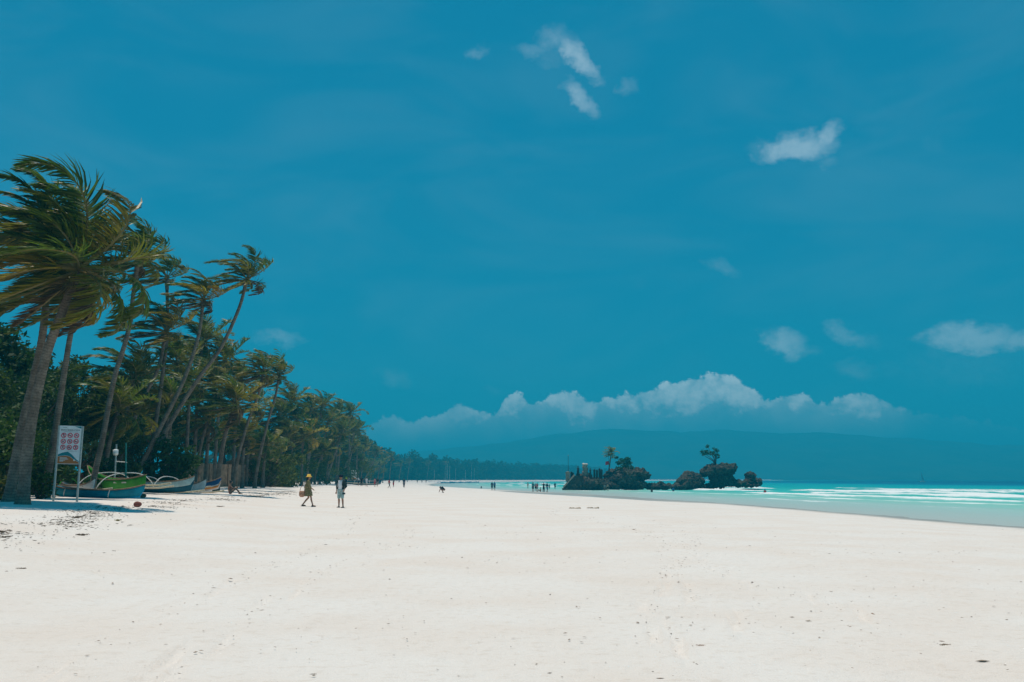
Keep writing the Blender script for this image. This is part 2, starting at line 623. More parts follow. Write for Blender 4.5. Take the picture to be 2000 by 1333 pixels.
# ------------------------------------------------------------------ sea
def sea_material():
    m, t, out = new_mat('sea_water')
    co = t.add('ShaderNodeNewGeometry').outputs['Position']
    q = t.attr('offshore')
    foam = t.attr('foam')
    nq = t.noise(t.scale_vec(co, (0.012, 0.006, 0)), 1.0, 4, 0.6)
    qq = t.m('ADD', t.m('DIVIDE', q, 400.0), t.m('MULTIPLY', t.m('SUBTRACT', nq, 0.5), 0.05))
    base = t.ramp(qq, [(0.0, (.53, .54, .46)), (.03, (.43, .58, .50)), (.055, (.25, .57, .46)), (.11, (.05, .47, .40)),
                       (.24, (.008, .37, .345)), (.50, (.004, .32, .35)), (.58, (.002, .15, .25)), (1.0, (.001, .075, .15))])
    # foam: ragged patches, streaks trailing behind the breakers
    fn = t.noise(t.scale_vec(co, (0.30, 0.075, 1)), 1.0, 7, 0.70)
    fn2 = t.noise(t.scale_vec(co, (0.060, 0.020, 1)), 1.0, 3, 0.6)
    fmask = t.m('ADD', foam, t.m('ADD', t.m('MULTIPLY', t.m('SUBTRACT', fn, 0.5), 1.5), t.m('MULTIPLY', t.m('SUBTRACT', fn2, 0.5), 1.0)))
    fmask = t.m('MULTIPLY', t.smooth(fmask, 0.38, 0.82), t.smooth(foam, 0.03, 0.15))
    # far whitecaps on open water
    wc = t.noise(t.scale_vec(co, (0.020, 0.055, 1)), 1.0, 3, 0.75)
    wcm = t.m('MULTIPLY', t.smooth(wc, 0.715, 0.74), t.smooth(q, 120, 240))
    fm = t.m('MAXIMUM', fmask, t.m('MULTIPLY', wcm, .7))
    c = t.mix(fm, base, (.80, .82, .80))
    w1 = t.noise(t.scale_vec(co, (0.55, 0.30, 1)), 1.0, 4, 0.6)
    w2 = t.noise(t.scale_vec(co, (2.4, 1.4, 1)), 1.0, 3, 0.6)
    hgt = t.m('ADD', t.m('MULTIPLY', w1, 0.6), t.m('MULTIPLY', w2, 0.18))
    calm = t.smooth(q, 2, 30, 0.12, 1.0)
    nrm = t.bump(t.m('MULTIPLY', hgt, calm), 0.8, 0.45)
    rough = t.m('MAXIMUM', t.smooth(q, 0, 40, .28, .40), t.m('MULTIPLY', fm, .8))
    spec = t.m('MULTIPLY_ADD', fm, -.10, .13)
    t.l.new(principled(t, c, rough, spec, nrm), out.inputs[0])
    return m


sy = np.concatenate([[-90, -30, 0], np.arange(20, 140, 0.7), np.arange(140, 330, 1.3), np.arange(330, 700, 4.0),
                     np.geomspace(700, 2400, 70), [2600, 3000, 3600, 4400, 5400, 6800]])
sq = np.concatenate([[-34, -26, -20, -15, -11, -8, -6, -4], np.arange(-3, 14, 0.9), np.arange(14, 135, 0.42), np.arange(135, 300, 5.0),
                     np.geomspace(300, 7000, 26)])
Q_, Y_ = np.meshgrid(sq, sy)
Xs = XW(Y_) + Q_
Xs = np.minimum(Xs, 6900)
wz = np.zeros_like(Q_); foam = np.zeros_like(Q_)
fade_far = np.exp(-np.maximum(Y_ - 60, 0) / 900.0)
for k, (q0, amp, warp, sd) in enumerate([(7, .05, 2.5, 1), (13.5, .09, 3, 2), (22, .17, 4, 3), (31, .30, 5, 4), (43, .42, 6, 5), (58, .48, 7, 6), (76, .50, 8, 7),
                                         (98, .36, 10, 8)]):
    pos = q0 + warp * fbm(Y_ * .022 + sd * 31.7, Y_ * 0 + sd * 3.3, 3) * 1.6
    ampn = amp * sstep(fbm(Y_ * .016 + sd * 11.1, Y_ * 0 + sd, 2) + 0.22, -.25, .40)
    d = Q_ - pos                      # > 0 on the seaward side
    wv = np.where(d < 0, np.exp(-(d / (0.7 + amp * 1.6)) ** 2), np.exp(-(d / (2.2 + amp * 5)) ** 2))
    wz += ampn * wv
    brk = sstep(ampn, .02, .24) if q0 > 26 else sstep(ampn, .01, .10) * .72
    if q0 > 90: brk = brk * .8
    f = np.where(d < 0, np.exp(-np.maximum(-d - .2, 0) / (0.8 + amp * 3.2)), np.exp(-(d / (.6 + amp * 1.0)) ** 2))
    foam = np.maximum(foam, f * brk)
surf = sstep(Q_, 16, 30) * (1 - sstep(Q_, 85, 125))
foam = np.maximum(foam, surf * .16)
wz += foam * .10 * np.abs(fbm(Xs * .9, Y_ * .5, 3)) * (Q_ > 18)
wz += sstep(Q_, 10, 60) * (.05 * fbm(Xs * .11, Y_ * .07, 3) + .03 * fbm(Xs * .4, Y_ * .3, 2)) * np.exp(-Y_ / 1500)
wz += np.exp(-np.abs(Q_ - 6) / 8) * .012 * fbm(Xs * .5, Y_ * .1, 2)
foam *= (Q_ > 2) * (Q_ < 180)
sea = np_mesh('sea', np.stack([Xs, Y_, WATER + wz * fade_far], -1).reshape(-1, 3), quads(len(sy), len(sq)), sea_material())
add_attr(sea, 'offshore', np.maximum(Q_, 0))
add_attr(sea, 'foam', foam)
tag(obj('sea', sea), kind='structure')

# ------------------------------------------------------------------ far hills
def hills():
    m, t, out = new_mat('forest_hills')
    co = t.add('ShaderNodeNewGeometry').outputs['Position']
    n = t.noise(co, 0.012, 6, 0.65)
    n2 = t.noise(co, 0.06, 4, 0.6)
    c = t.mix(t.smooth(n, .35, .65), (.022, .050, .020), (.05, .085, .032))
    c = t.mix(t.m('MULTIPLY', t.smooth(n2, .55, .7), .5), c, (.015, .034, .016))
    t.l.new(principled(t, c, .95, .05, t.bump(n2, .8, 8)), out.inputs[0])
    ridge = [(560, 905), (700, 898), (760, 890), (850, 880), (920, 874), (980, 866), (1040, 858), (1090, 847), (1150, 843), (1200, 840), (1260, 842), (1330, 846),
             (1400, 842), (1480, 846), (1560, 846), (1640, 850), (1700, 856), (1780, 861), (1850, 866), (1930, 871), (2050, 876), (2300, 884), (2700, 900)]
    D = 3400.0
    rp = [at(x, y, D) for x, y in ridge]
    rx = [p.x for p in rp]; rz = [p.z for p in rp]
    x = np.linspace(rx[0] - 900, rx[-1] + 600, 260)
    vs = np.linspace(0, 1, 40)
    X, V = np.meshgrid(x, vs)
    Y = D - 900 + V * 1500
    H = np.interp(X, rx, rz, left=10, right=20)
    prof = np.where(V < .6, sstep(V, -.05, .6), 1 - .6 * sstep(V, .6, 1.1))
    Z = H * prof + prof * (26 * fbm(X * .004, Y * .004, 4) * (1 - np.exp(-((V - .6) / .12) ** 2)) + 13 * fbm(X * .008, Y * .008, 5))
    Z = np.where(V == 0, -3, Z)
    me = np_mesh('hills', np.stack([X, Y, Z], -1).reshape(-1, 3), quads(len(vs), len(x)), m)
    tag(obj('hills', me), kind='structure')


hills()


# ------------------------------------------------------------------ air
def haze():
    m, t, out = new_mat('air_haze')
    v = t.add('ShaderNodeVolumePrincipled')
    v.inputs['Color'].default_value = (0.025, 0.70, 0.99, 1)
    v.inputs['Density'].default_value = 0.00076
    v.inputs['Anisotropy'].default_value = 0.0
    t.l.new(v.outputs[0], out.inputs['Volume'])
    b = MB().box((0, 3400, 83), (14200, 7200, 184))
    o = b.build('haze', m)
    tag(o, 'thin blue sea haze filling the air over the bay', kind='stuff')
    m.cycles.homogeneous_volume = True if hasattr(m.cycles, 'homogeneous_volume') else None


haze()


# ================================================================== MATERIALS FOR PLANTS
def leaf_material(name, translucent=0.35, rough=0.42, var=0.5, spec=0.22):
    """leaf colour comes from the object's own colour, leaflet variation from the mesh"""
    m, t, out = new_mat(name)
    oi = t.add('ShaderNodeObjectInfo')
    rnd = t.attr('rnd'); tone = t.attr('tone')
    c = t.mix(rnd, t.mix(1.0, oi.outputs['Color'], (1 - var, 1 - var, 1 - var * .9), 'MULTIPLY'), oi.outputs['Color'])
    c = t.mix(t.m('MULTIPLY', t.smooth(rnd, .86, 1.0), .30), c, (.20, .17, .045))
    c = t.mix(tone, c, (.27, .20, .07))
    co = t.add('ShaderNodeTexCoord').outputs['Object']
    bs = principled(t, c, rough, spec)
    tr = t.add('ShaderNodeBsdfTranslucent')
    t.l.new(t.mix(1.0, c, (1.1, 1.45, .45), 'MULTIPLY'), tr.inputs[0])
    mxs = t.add('ShaderNodeMixShader'); mxs.inputs[0].default_value = translucent
    t.l.new(bs, mxs.inputs[1]); t.l.new(tr.outputs[0], mxs.inputs[2])
    t.l.new(mxs.outputs[0], out.inputs[0])
    return m


M_FROND = leaf_material('palm_leaf', .34, .42, .5, .32)
M_LEAF = leaf_material('broad_leaf', 0.28, 0.62, 0.55)


def trunk_material(name, a, b, ring=9.0):
    m, t, out = new_mat(name)
    co = t.add('ShaderNodeTexCoord').outputs['Object']
    run = t.attr('run')
    n = t.noise(co, 3.0, 5, 0.65)
    n2 = t.noise(co, 22.0, 4, 0.65)
    saw = t.m('FRACT', t.m('ADD', t.m('MULTIPLY', run, ring), t.m('MULTIPLY', n, 0.5)))
    c = t.mix(t.smooth(n, .32, .68), a, b)
    c = t.mix(t.m('MULTIPLY', t.smooth(saw, .72, .98), .55), c, tuple(x * .35 for x in a))
    c = t.mix(t.m('MULTIPLY', t.smooth(n2, .50, .70), .7), c, tuple(x * .45 for x in a))
    h = t.m('ADD', t.m('MULTIPLY', saw, -.6), n2)
    t.l.new(principled(t, c, .9, .15, t.bump(h, .8, .04)), out.inputs[0])
    return m


M_TRUNK = trunk_material('coconut_bark', (.150, .110, .080), (.285, .225, .17))
M_BARK = trunk_material('tree_bark', (.07, .055, .042), (.13, .105, .08), 3.0)
M_COCO = simple('green_coconut', (.12, .13, .03), .5, .4)

WIND = Vector((-1.0, 0.12, 0.24)).normalized()


# ------------------------------------------------------------------ palm fronds
def frond_mesh(name, azim, elev, L, nst, lw, seed, flex=1.0, droop=0.42, dry=False):
    """one wind-combed coconut leaf: bent midrib with a row of leaflets on both sides"""
    r = random.Random(seed)
    t = Vector((math.cos(azim) * math.cos(elev), math.sin(azim) * math.cos(elev), math.sin(elev)))
    p = Vector((0, 0, 0))
    NS = 22
    ds = L / NS
    P = [p.copy()]; T = [t.copy()]
    kw = 1.7 * flex * r.uniform(.8, 1.2); kg = droop * r.uniform(.7, 1.3)
    for i in range(NS):
        s = (i + 1) / NS
        bend = (0.04 + 2.3 * s ** 1.35) * ds
        t = t + (WIND * kw + Vector((0, 0, -1)) * kg) * bend * (4.2 / L) * .62
        t.normalize()
        p = p + t * ds
        P.append(p.copy()); T.append(t.copy())
    V = []; Fc = []; rnd = []; tone = []
    # midrib, three-sided and tapered
    side0 = T[0].cross(Vector((0, 0, 1)))
    if side0.length < .1: side0 = Vector((0, 1, 0))
    for i in range(NS + 1):
        x = T[i].cross(Vector((.05, .02, 1))).normalized() if abs(T[i].z) < .98 else side0.normalized()
        y = x.cross(T[i])
        rad = .052 * (1 - i / NS) ** 1.1 + .006
        if i < 2: rad *= 1.5
        for k in range(3):
            a = 2.094 * k + .5
            V.append(P[i] + (x * math.cos(a) + y * math.sin(a)) * rad); rnd.append(.6); tone.append(1.0 if i < NS * .55 else .6)
    for i in range(NS):
        for k in range(3):
            Fc.append((i * 3 + k, i * 3 + (k + 1) % 3, i * 3 + 3 + (k + 1) % 3, i * 3 + 3 + k))
    gap = .08
    for j in range(nst):
        if r.random() < .06: gap = r.choice((.04, .08, .12, .45))
        s = .16 + .83 * (j + r.random() * .5) / nst
        i = min(int(s * NS), NS - 1); f = s * NS - i
        pos = P[i].lerp(P[i + 1], f); tt = T[i].lerp(T[i + 1], f).normalized()
        x = tt.cross(Vector((.05, .02, 1)))
        x = x.normalized() if x.length > .15 else Vector((0, 1, 0))
        up = x.cross(tt)
        ll = L * .25 * (math.sin(math.pi * min(1, .10 + s * .88)) ** .55) * r.uniform(.82, 1.12)
        if s > .9: ll *= .75
        for sg in (-1, 1):
            if r.random() < gap: continue
            d = (x * sg * .85 + tt * (.45 + .5 * s) + up * r.uniform(.02, .22)).normalized()
            w = lw * r.uniform(.75, 1.2)
            a = pos; b0 = len(V); rv = r.random()
            dirs = []
            for g in range(3):
                d = (d + WIND * (.50 * flex) * r.uniform(.75, 1.25) + Vector((0, 0, -1)) * (.16 if not dry else .4) * r.uniform(.4, 1.4)
                     + Vector((r.uniform(-1, 1), r.uniform(-1, 1), r.uniform(-1, 1))) * .12).normalized()
                dirs.append(d)
            wd = d.cross(up * .6 + x * r.uniform(-.6, .6) + Vector((r.uniform(-.4, .4), r.uniform(-.4, .4), .2)))
            wd = wd.normalized() if wd.length > .05 else x
            q1 = a + dirs[0] * ll * .3; q2 = q1 + dirs[1] * ll * .36; q3 = q2 + dirs[2] * ll * .36
            V += [a - wd * w * .25, a + wd * w * .25, q1 - wd * w * .5, q1 + wd * w * .5, q2 - wd * w * .36, q2 + wd * w * .36, q3]
            rnd += [rv] * 7; tone += [.35, .35, 0, 0, 0, 0, 0]
            Fc += [(b0, b0 + 1, b0 + 3, b0 + 2), (b0 + 2, b0 + 3, b0 + 5, b0 + 4), (b0 + 4, b0 + 5, b0 + 6)]
    me = mesh(name, V, Fc, M_FROND, smooth=False)
    add_attr(me, 'rnd', rnd); add_attr(me, 'tone', tone)
    return me


def crown_set(n, nst, lw, seed, L=4.2, flex=1.0, sweep=128):
    """the leaves of one crown: from the upright spear down to the old drooping leaves"""
    r = random.Random(seed)
    out = []
    for i in range(n):
        u = (i + .5) / n
        a = i * 2.39996 + r.uniform(-.25, .25)
        e = R(82) - R(sweep) * (u ** .9) + r.uniform(-.12, .12)
        fl = flex * (0.55 + .6 * u) * r.uniform(.8, 1.15)
        l = L * (.62 + .38 * math.sin(math.pi * min(1, .25 + u * .6))) * r.uniform(.88, 1.08)
        out.append((frond_mesh('frond', a, e, l, nst, lw, seed * 100 + i, fl, .36 + .62 * u), u))
    return out


SETS = [crown_set(28, 50, .10, 1), crown_set(27, 50, .10, 2, flex=1.2), crown_set(28, 48, .105, 3, flex=.85), crown_set(26, 48, .105, 4, flex=1.35)]
HERO = [crown_set(36, 84, .078, 8, 4.8, 1.20), crown_set(30, 80, .078, 9, 4.5, 1.05)]
TOSSED = [crown_set(24, 64, .084, 21, 4.0, 1.15, 112), crown_set(22, 64, .084, 22, 4.0, 1.35, 108)]

GREENS = [(.125, .175, .022), (.150, .185, .022), (.200, .195, .020), (.085, .150, .026), (.250, .205, .022)]
YELLOW = [(.42, .30, .03), (.34, .27, .026), (.46, .28, .035)]
DRYC = [(.15, .085, .045), (.12, .075, .05), (.19, .12, .06)]


def spline(pts, step):
    """smooth curve through points (Catmull-Rom), resampled"""
    P = [Vector(p) for p in pts]
    P = [P[0] * 2 - P[1]] + P + [P[-1] * 2 - P[-2]]
    out = []
    for i in range(1, len(P) - 2):
        n = max(2, int((P[i + 1] - P[i]).length / step))
        for k in range(n):
            t = k / n
            a, b, c, d = P[i - 1], P[i], P[i + 1], P[i + 2]
            out.append(.5 * ((2 * b) + (c - a) * t + (2 * a - 5 * b + 4 * c - d) * t * t + (3 * b - a - 3 * c + d) * t ** 3))
    out.append(P[-2])
    return out


def trunk_mesh(pts, r0, r1, step=.11, n=12, flare=.6, scars=True, seed=0):
    r = random.Random(seed)
    C = spline(pts, step)
    mb = MB()
    rad = []; run = [0.0]
    for i in range(1, len(C)): run.append(run[-1] + (C[i] - C[i - 1]).length)
    Ltot = run[-1]
    for i, s in enumerate(run):
        u = s / Ltot
        v = (r0 * (1 - u) + r1 * u) * (1 + flare * math.exp(-s / .38))
        if scars: v *= 1 + (.045 if i % 2 else -.02) + r.uniform(-.02, .02)
        if u > .95: v *= 1.18
        rad.append(v)
    mb.tube(C, rad, n)
    me = mb.data('trunk', M_TRUNK, True)
    rr = []
    for s in run: rr += [s] * n
    add_attr(me, 'run', rr)
    return me, C[-1], (C[-1] - C[-3]).normalized()


N_PALM = [0]


def palm(pix, d, scale, label, group=None, sets=None, r0=.17, r1=.11, depth=0.0, nfr=None, yellow=.12, dry=.08, base_z=None, nuts=0, tint=.92, n=10, step=.2, palette=None):
    """palm through the photograph pixels of its trunk, d metres away; base sunk to the ground"""
    k = N_PALM[0]; N_PALM[0] += 1
    r = random.Random(100 + k)
    W = []
    for i, (x, y) in enumerate(pix):
        W.append(at(x, y, d + depth * i / max(1, len(pix) - 1)))
    g = float(gz(W[0].x, W[0].y)) if base_z is None else base_z
    b = W[0].copy()
    if b.z > g:        # trunk runs down to the ground out of sight
        dirn = (W[0] - W[1]).normalized() if len(W) > 1 else Vector((0, 0, -1))
        dirn = (dirn + Vector((0, 0, -1.2))).normalized()
        b = W[0] + dirn * ((W[0].z - g) / max(.3, -dirn.z))
        if (b - W[0]).length > .3: W.insert(0, Vector((b.x, b.y, g - .12)))
        else: W[0].z = g - .12
    else:
        W[0].z = g - .12
    root = empty('palm_tree', (W[0].x, W[0].y, g), label, 'palm tree', group)
    org = Vector(root.location)
    me, tip, tdir = trunk_mesh([p - org for p in W], r0, r1, step, n, seed=k)
    obj('trunk', me, root)
    S = sets or SETS[r.randrange(len(SETS))]
    idx = list(range(len(S)))
    if nfr and nfr < len(S):
        r.shuffle(idx); idx = sorted(idx[:nfr])
    rz = r.uniform(-.28, .28)
    for i in idx:
        fm, u = S[i]
        o = obj('frond', fm, root)
        o.location = tip + tdir * (.12 * (1 - u))
        o.rotation_euler = (r.uniform(-.10, .10), r.uniform(-.10, .10), rz + r.uniform(-.15, .15))
        s = scale * r.uniform(.9, 1.08)
        o.scale = (s, s, s)
        q = r.random()
        if u > .82 and q < dry * 4: c = r.choice(DRYC)
        elif u > .3 and q < yellow * 1.6: c = r.choice(YELLOW)
        else: c = r.choice(GREENS)
        if palette: c = r.choice(palette)
        v = r.uniform(.8, 1.2) * tint
        o.color = (c[0] * v, c[1] * v, c[2] * v, 1)
    for i in range(nuts):
        a = r.uniform(0, 6.28)
        co = obj('coconut', NUT, root)
        co.location = tip + Vector((.26 * math.cos(a), .26 * math.sin(a), -.18 - .25 * r.random()))
        co.rotation_euler = (r.random(), r.random(), a)
    return root


NUT = MB().ell((0, 0, 0), (.10, .11, .14), 10, 8).data('coconut', M_COCO)

# ---- front palms, each with the trunk line seen in the photograph
palm([(44, 984), (52, 900), (66, 800), (92, 690), (122, 610), (152, 530)], 36.5, 1.08, 'huge windblown palm with thick grey trunk right beside the sign', sets=HERO[0],
     r0=.205, r1=.14, yellow=.36, dry=.16, nuts=5, step=.085, n=16)
palm([(17, 968), (40, 850), (66, 740), (84, 650), (92, 540), (82, 470)], 39.5, .95, 'leftmost palm, its trunk half hidden behind the thickest trunk', sets=HERO[1],
     r0=.19, r1=.12, yellow=.22, step=.1, n=14)
palm([(92, 940), (104, 870), (124, 740), (141, 640), (160, 590)], 46, .68, 'slim palm whose trunk rises just behind the sign panel', r0=.17, r1=.11, yellow=.25, dry=.2, n=12, step=.12)
palm([(184, 932), (200, 860), (222, 745), (250, 650), (262, 565), (270, 505)], 51.5, .80, 'tall slim palm standing between the blue canoe and green boat', r0=.15, r1=.10, yellow=.2, dry=.15, n=12, step=.12, nuts=3)
palm([(228, 914), (272, 795), (309, 720), (324, 650)], 66, .84, 'leaning palm crossing its neighbour, crown below a taller crown', r0=.16, r1=.105, sets=TOSSED[0], yellow=.3, dry=.15, n=12, step=.12)
palm([(288, 914), (302, 840), (318, 730), (327, 640), (326, 545)], 67, .68, 'slim upright palm with small ragged top crown above leaning neighbour', r0=.15, r1=.10, sets=TOSSED[1], nfr=15, yellow=.1, dry=.1, n=12, step=.12)
palm([(272, 920), (316, 830), (358, 745), (388, 655), (397, 588)], 65, .73, 'palm leaning right, second tallest of the leaning pair over the white boat', r0=.165, r1=.10, sets=TOSSED[1], yellow=.2, dry=.1, n=12, step=.12)
palm([(284, 922), (326, 838), (386, 742), (430, 682), (466, 605), (482, 548)], 66, .73, 'tallest curved palm leaning far right with crown alone against the sky', r0=.175, r1=.10, sets=TOSSED[0], yellow=.12, dry=.12, n=12, step=.12)
palm([(422, 962), (430, 905), (440, 850), (460, 790)], 74, .86, 'palm with flared base on the sand beside the seated bather', r0=.20, r1=.12, sets=SETS[0], yellow=.22, dry=.2, n=14, step=.12, nuts=4)
palm([(457, 938), (468, 882), (486, 820), (506, 768), (514, 728)], 84, .74, 'slender leaning palm right of the palm by the seated bather', r0=.15, r1=.10, sets=SETS[1], yellow=.12)
palm([(500, 930), (512, 870), (526, 815), (538, 775), (545, 735)], 96, .72, 'slender palm with the rightmost crown above the low yellow-green shrub', r0=.16, r1=.10, sets=SETS[3], yellow=.12)
palm([(589, 944), (590, 900), (592, 856)], 131, .96, 'short full palm on the sand edge behind the woman in the yellow hat', r0=.19, r1=.13, sets=SETS[2], yellow=.35, dry=.15)
palm([(641, 930), (652, 895), (668, 845)], 178, .92, 'thin leaning palm above the man in the cap', r0=.17, r1=.12, sets=SETS[1])
palm([(668, 932), (680, 895), (693, 840)], 215, .98, 'last tall palm at the right end of the grove', r0=.18, r1=.12, sets=SETS[3], yellow=.15)
palm([(712, 938), (724, 915), (736, 884)], 330, .95, 'lone leaning palm with round crown beyond the grove end', r0=.2, r1=.14, sets=SETS[0], yellow=.2)

# ---- the grove behind: (crown px, crown py, distance, scale)
GROVE = [(262, 742, 66, .85), (232, 800, 60, .7), (345, 712, 76, .85), (330, 780, 70, .75), (395, 668, 84, .85), (372, 752, 80, .85), (440, 700, 92, .85), (418, 760, 86, .80),
         (470, 742, 100, .85), (405, 822, 84, .7), (498, 792, 112, .8), (520, 870, 104, .75), (478, 846, 96, .65), (545, 812, 128, .85), (568, 786, 140, .95), (606, 800, 150, .95),
         (628, 796, 165, .95), (580, 822, 140, .85), (560, 850, 128, .8), (612, 842, 150, .9), (640, 826, 172, .95), (660, 806, 185, .95), (684, 806, 205, 1.0), (672, 834, 195, .9), (700, 838, 235, 1.0),
         (650, 868, 180, .85), (632, 880, 160, .8), (690, 872, 225, .95), (704, 884, 260, .95), (545, 884, 120, .7), (714, 868, 280, .95), (708, 904, 290, .8)]
_one = 'first second third fourth fifth sixth seventh eighth ninth tenth eleventh twelfth thirteenth fourteenth fifteenth sixteenth seventeenth eighteenth nineteenth twentieth'.split()
ORD = _one + ['twenty-' + w for w in _one[:9]] + ['thirtieth'] + ['thirty-' + w for w in _one[:9]]
for i, (x, y, d, s) in enumerate(GROVE):
    r = random.Random(500 + i)
    lean = r.uniform(4, 26) * 60 / d
    palm([(x - lean * 1.6, 930), (x - lean, (y + 930) / 2), (x, y + 2)], d, s * 1.08, '%s windblown palm of the dense grove, counting crowns from the left' % ORD[sorted(GROVE).index(GROVE[i])], 'palms of the dense grove', r0=.17, r1=.11, yellow=.1, dry=.08, n=8, step=.4, tint=.92)


# ------------------------------------------------------------------ broadleaf trees and shrubs
def leaf_cloud(name, blobs, count, size, seed, aspect=1.0):
    """many leaf-sized faces spread through a crown made of overlapping clumps"""
    r = np.random.RandomState(seed)
    w = np.array([b[3] ** 2 for b in blobs]); w = w / w.sum()
    which = r.choice(len(blobs), count, p=w)
    B = np.array(blobs)
    dv = r.normal(size=(count, 3)); dv /= np.linalg.norm(dv, axis=1)[:, None]
    rad = (r.rand(count) ** .42)[:, None]
    C = B[which, :3] + dv * rad * B[which, 3:4] * np.array([1, 1, .78])
    ax = r.normal(size=(count, 3)) + np.array([-.9, 0, -.2]); ax /= np.linalg.norm(ax, axis=1)[:, None]
    nn = np.cross(ax, r.normal(size=(count, 3))); nn /= np.linalg.norm(nn, axis=1)[:, None]
    s = (size * r.uniform(.6, 1.3, count))[:, None]
    V = np.stack([C - ax * s, C + nn * s * .42 * aspect, C + ax * s, C - nn * s * .42 * aspect], 1).reshape(-1, 3)
    Qd = np.arange(count * 4).reshape(-1, 4)
    me = np_mesh(name, V, Qd, M_LEAF, smooth=False)
    add_attr(me, 'rnd', np.repeat(r.rand(count), 4)); add_attr(me, 'tone', np.zeros(count * 4))
    return me


def crown_blobs(seed, w, h, n):
    r = random.Random(seed)
    out = []
    for i in range(n):
        a = r.uniform(0, 6.28); q = r.random() ** .6
        out.append((w * q * math.cos(a), w * q * math.sin(a), h * r.uniform(.15, 1.0) - .25 * h * q, r.uniform(.2, .36) * w))
    return out


TREE_V = []
for k in range(4):
    bl = crown_blobs(40 + k, 3.0, 4.2, 22)
    lm = leaf_cloud('crown', bl, 5200, .16, k + 5)
    tb = MB()
    tb.tube(spline([(0, 0, -3.6), (.15, .1, -1.8), (0, .1, .1)], .5), [.24 - .012 * i for i in range(len(spline([(0, 0, -3.6), (.15, .1, -1.8), (0, .1, .1)], .5)))], 8)
    rr = random.Random(k)
    for b in bl[:9]:
        tb.tube([(0, .1, -.3), (b[0] * .5, b[1] * .5, b[2] * .45), (b[0], b[1], b[2])], [.12, .07, .02], 5)
    tm = tb.data('trunk', M_BARK)
    add_attr(tm, 'run', [v.co.z for v in tm.vertices])
    TREE_V.append((lm, tm))

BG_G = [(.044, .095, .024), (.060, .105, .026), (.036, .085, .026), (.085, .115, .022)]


def broad_tree(p, s, k, label, group=None, c=None, squash=1.0):
    root = empty('broadleaf_tree', p, label, 'tree', group)
    lm, tm = TREE_V[k % 4]
    z = 3.6 * s
    o = obj('crown', lm, root); o.location = (0, 0, z); o.scale = (s, s, s * squash); o.rotation_euler = (0, 0, k * 1.3)
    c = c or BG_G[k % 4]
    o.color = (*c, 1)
    t_ = obj('trunk', tm, root); t_.location = (0, 0, z); t_.scale = (s, s, s); t_.rotation_euler = (0, 0, k * 1.3)
    return root


# (px of the crown's middle, py of its top, distance)
BT = [(-60, 600, 58), (10, 655, 62), (80, 690, 66), (150, 705, 72), (205, 725, 76), (-20, 690, 52), (60, 740, 56), (120, 730, 60), (255, 720, 84), (180, 770, 62), (300, 745, 92),
      (230, 810, 66), (350, 770, 100), (30, 800, 50), (395, 800, 104), (440, 800, 112), (268, 846, 75), (228, 862, 69), (490, 820, 130), (530, 830, 140), (575, 845, 160),
      (610, 850, 180), (645, 860, 200), (560, 890, 140), (680, 870, 240), (615, 895, 165), (660, 900, 205), (700, 895, 280), (-90, 780, 46), (90, 840, 52), (160, 850, 57)]
for i, (x, y, d) in enumerate(BT):
    q = at(x, y, d)
    g = float(gz(q.x, q.y))
    s = (q.z - g) / 7.8
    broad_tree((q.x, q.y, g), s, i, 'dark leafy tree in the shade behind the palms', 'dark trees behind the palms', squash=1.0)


def shrub(name, px, py, top, d, w, color, label, seed, n=1600, size=.16, group=None, aspect=1.0):
    b = at(px, py, d); g = float(gz(b.x, b.y))
    h = at(px, top, d).z - g
    root = empty(name, (b.x, b.y, g), label, 'shrub', group)
    r = random.Random(seed)
    bl = [(r.uniform(-w, w) * .7, r.uniform(-.5, .5) * w, h * r.uniform(.12, .80), h * r.uniform(.2, .3) + .1) for _ in range(9)]
    o = obj('foliage', leaf_cloud('foliage', bl, n, size, seed, aspect), root); o.color = (*color, 1)
    sb = MB()
    for q in bl: sb.tube([(q[0] * .2, q[1] * .2, -.05), (q[0] * .7, q[1] * .7, q[2] * .6), q[:3]], [.04, .025, .01], 5)
    sm = sb.data('stem', M_BARK); add_attr(sm, 'run', [v.co.z for v in sm.vertices])
    obj('stem', sm, root)
    return root


shrub('leafy_shrub', 342, 925, 850, 66, 1.6, (.055, .105, .016), 'bright glossy shrub with long leaves behind the white boat', 3, 1500, .22, aspect=.8)
shrub('leafy_shrub', 2, 940, 790, 44, 1.3, (.06, .115, .016), 'bright green shrub at the left edge of the picture', 4, 2600, .13)
shrub('leafy_shrub', 545, 936, 878, 116, 3.4, (.105, .125, .015), 'low yellow-green shrub spreading under the palms', 5, 3000, .18)
shrub('leafy_shrub', 78, 955, 915, 44, .6, (.05, .10, .016), 'small round shrub between the sign post and thick trunk', 6, 900, .10)
shrub('leafy_shrub', 8, 958, 925, 41, .5, (.13, .13, .02), 'small yellowish plant at the foot of the leftmost palm', 7, 500, .12)
HEDGE = [(130, 915, 54), (200, 905, 60), (250, 922, 66), (520, 918, 112), (580, 912, 135), (620, 915, 160), (650, 918, 185), (680, 920, 220), (40, 900, 48), (-30, 880, 44)]
for i, (x, y, d) in enumerate(HEDGE):
    shrub('understorey_bush', x, 935, y - 22, d, 2.2 * d / 70 + .8, BG_G[i % 4], 'dark undergrowth bush in the shade below the palms', 60 + i, 1500, .17, 'undergrowth bushes')


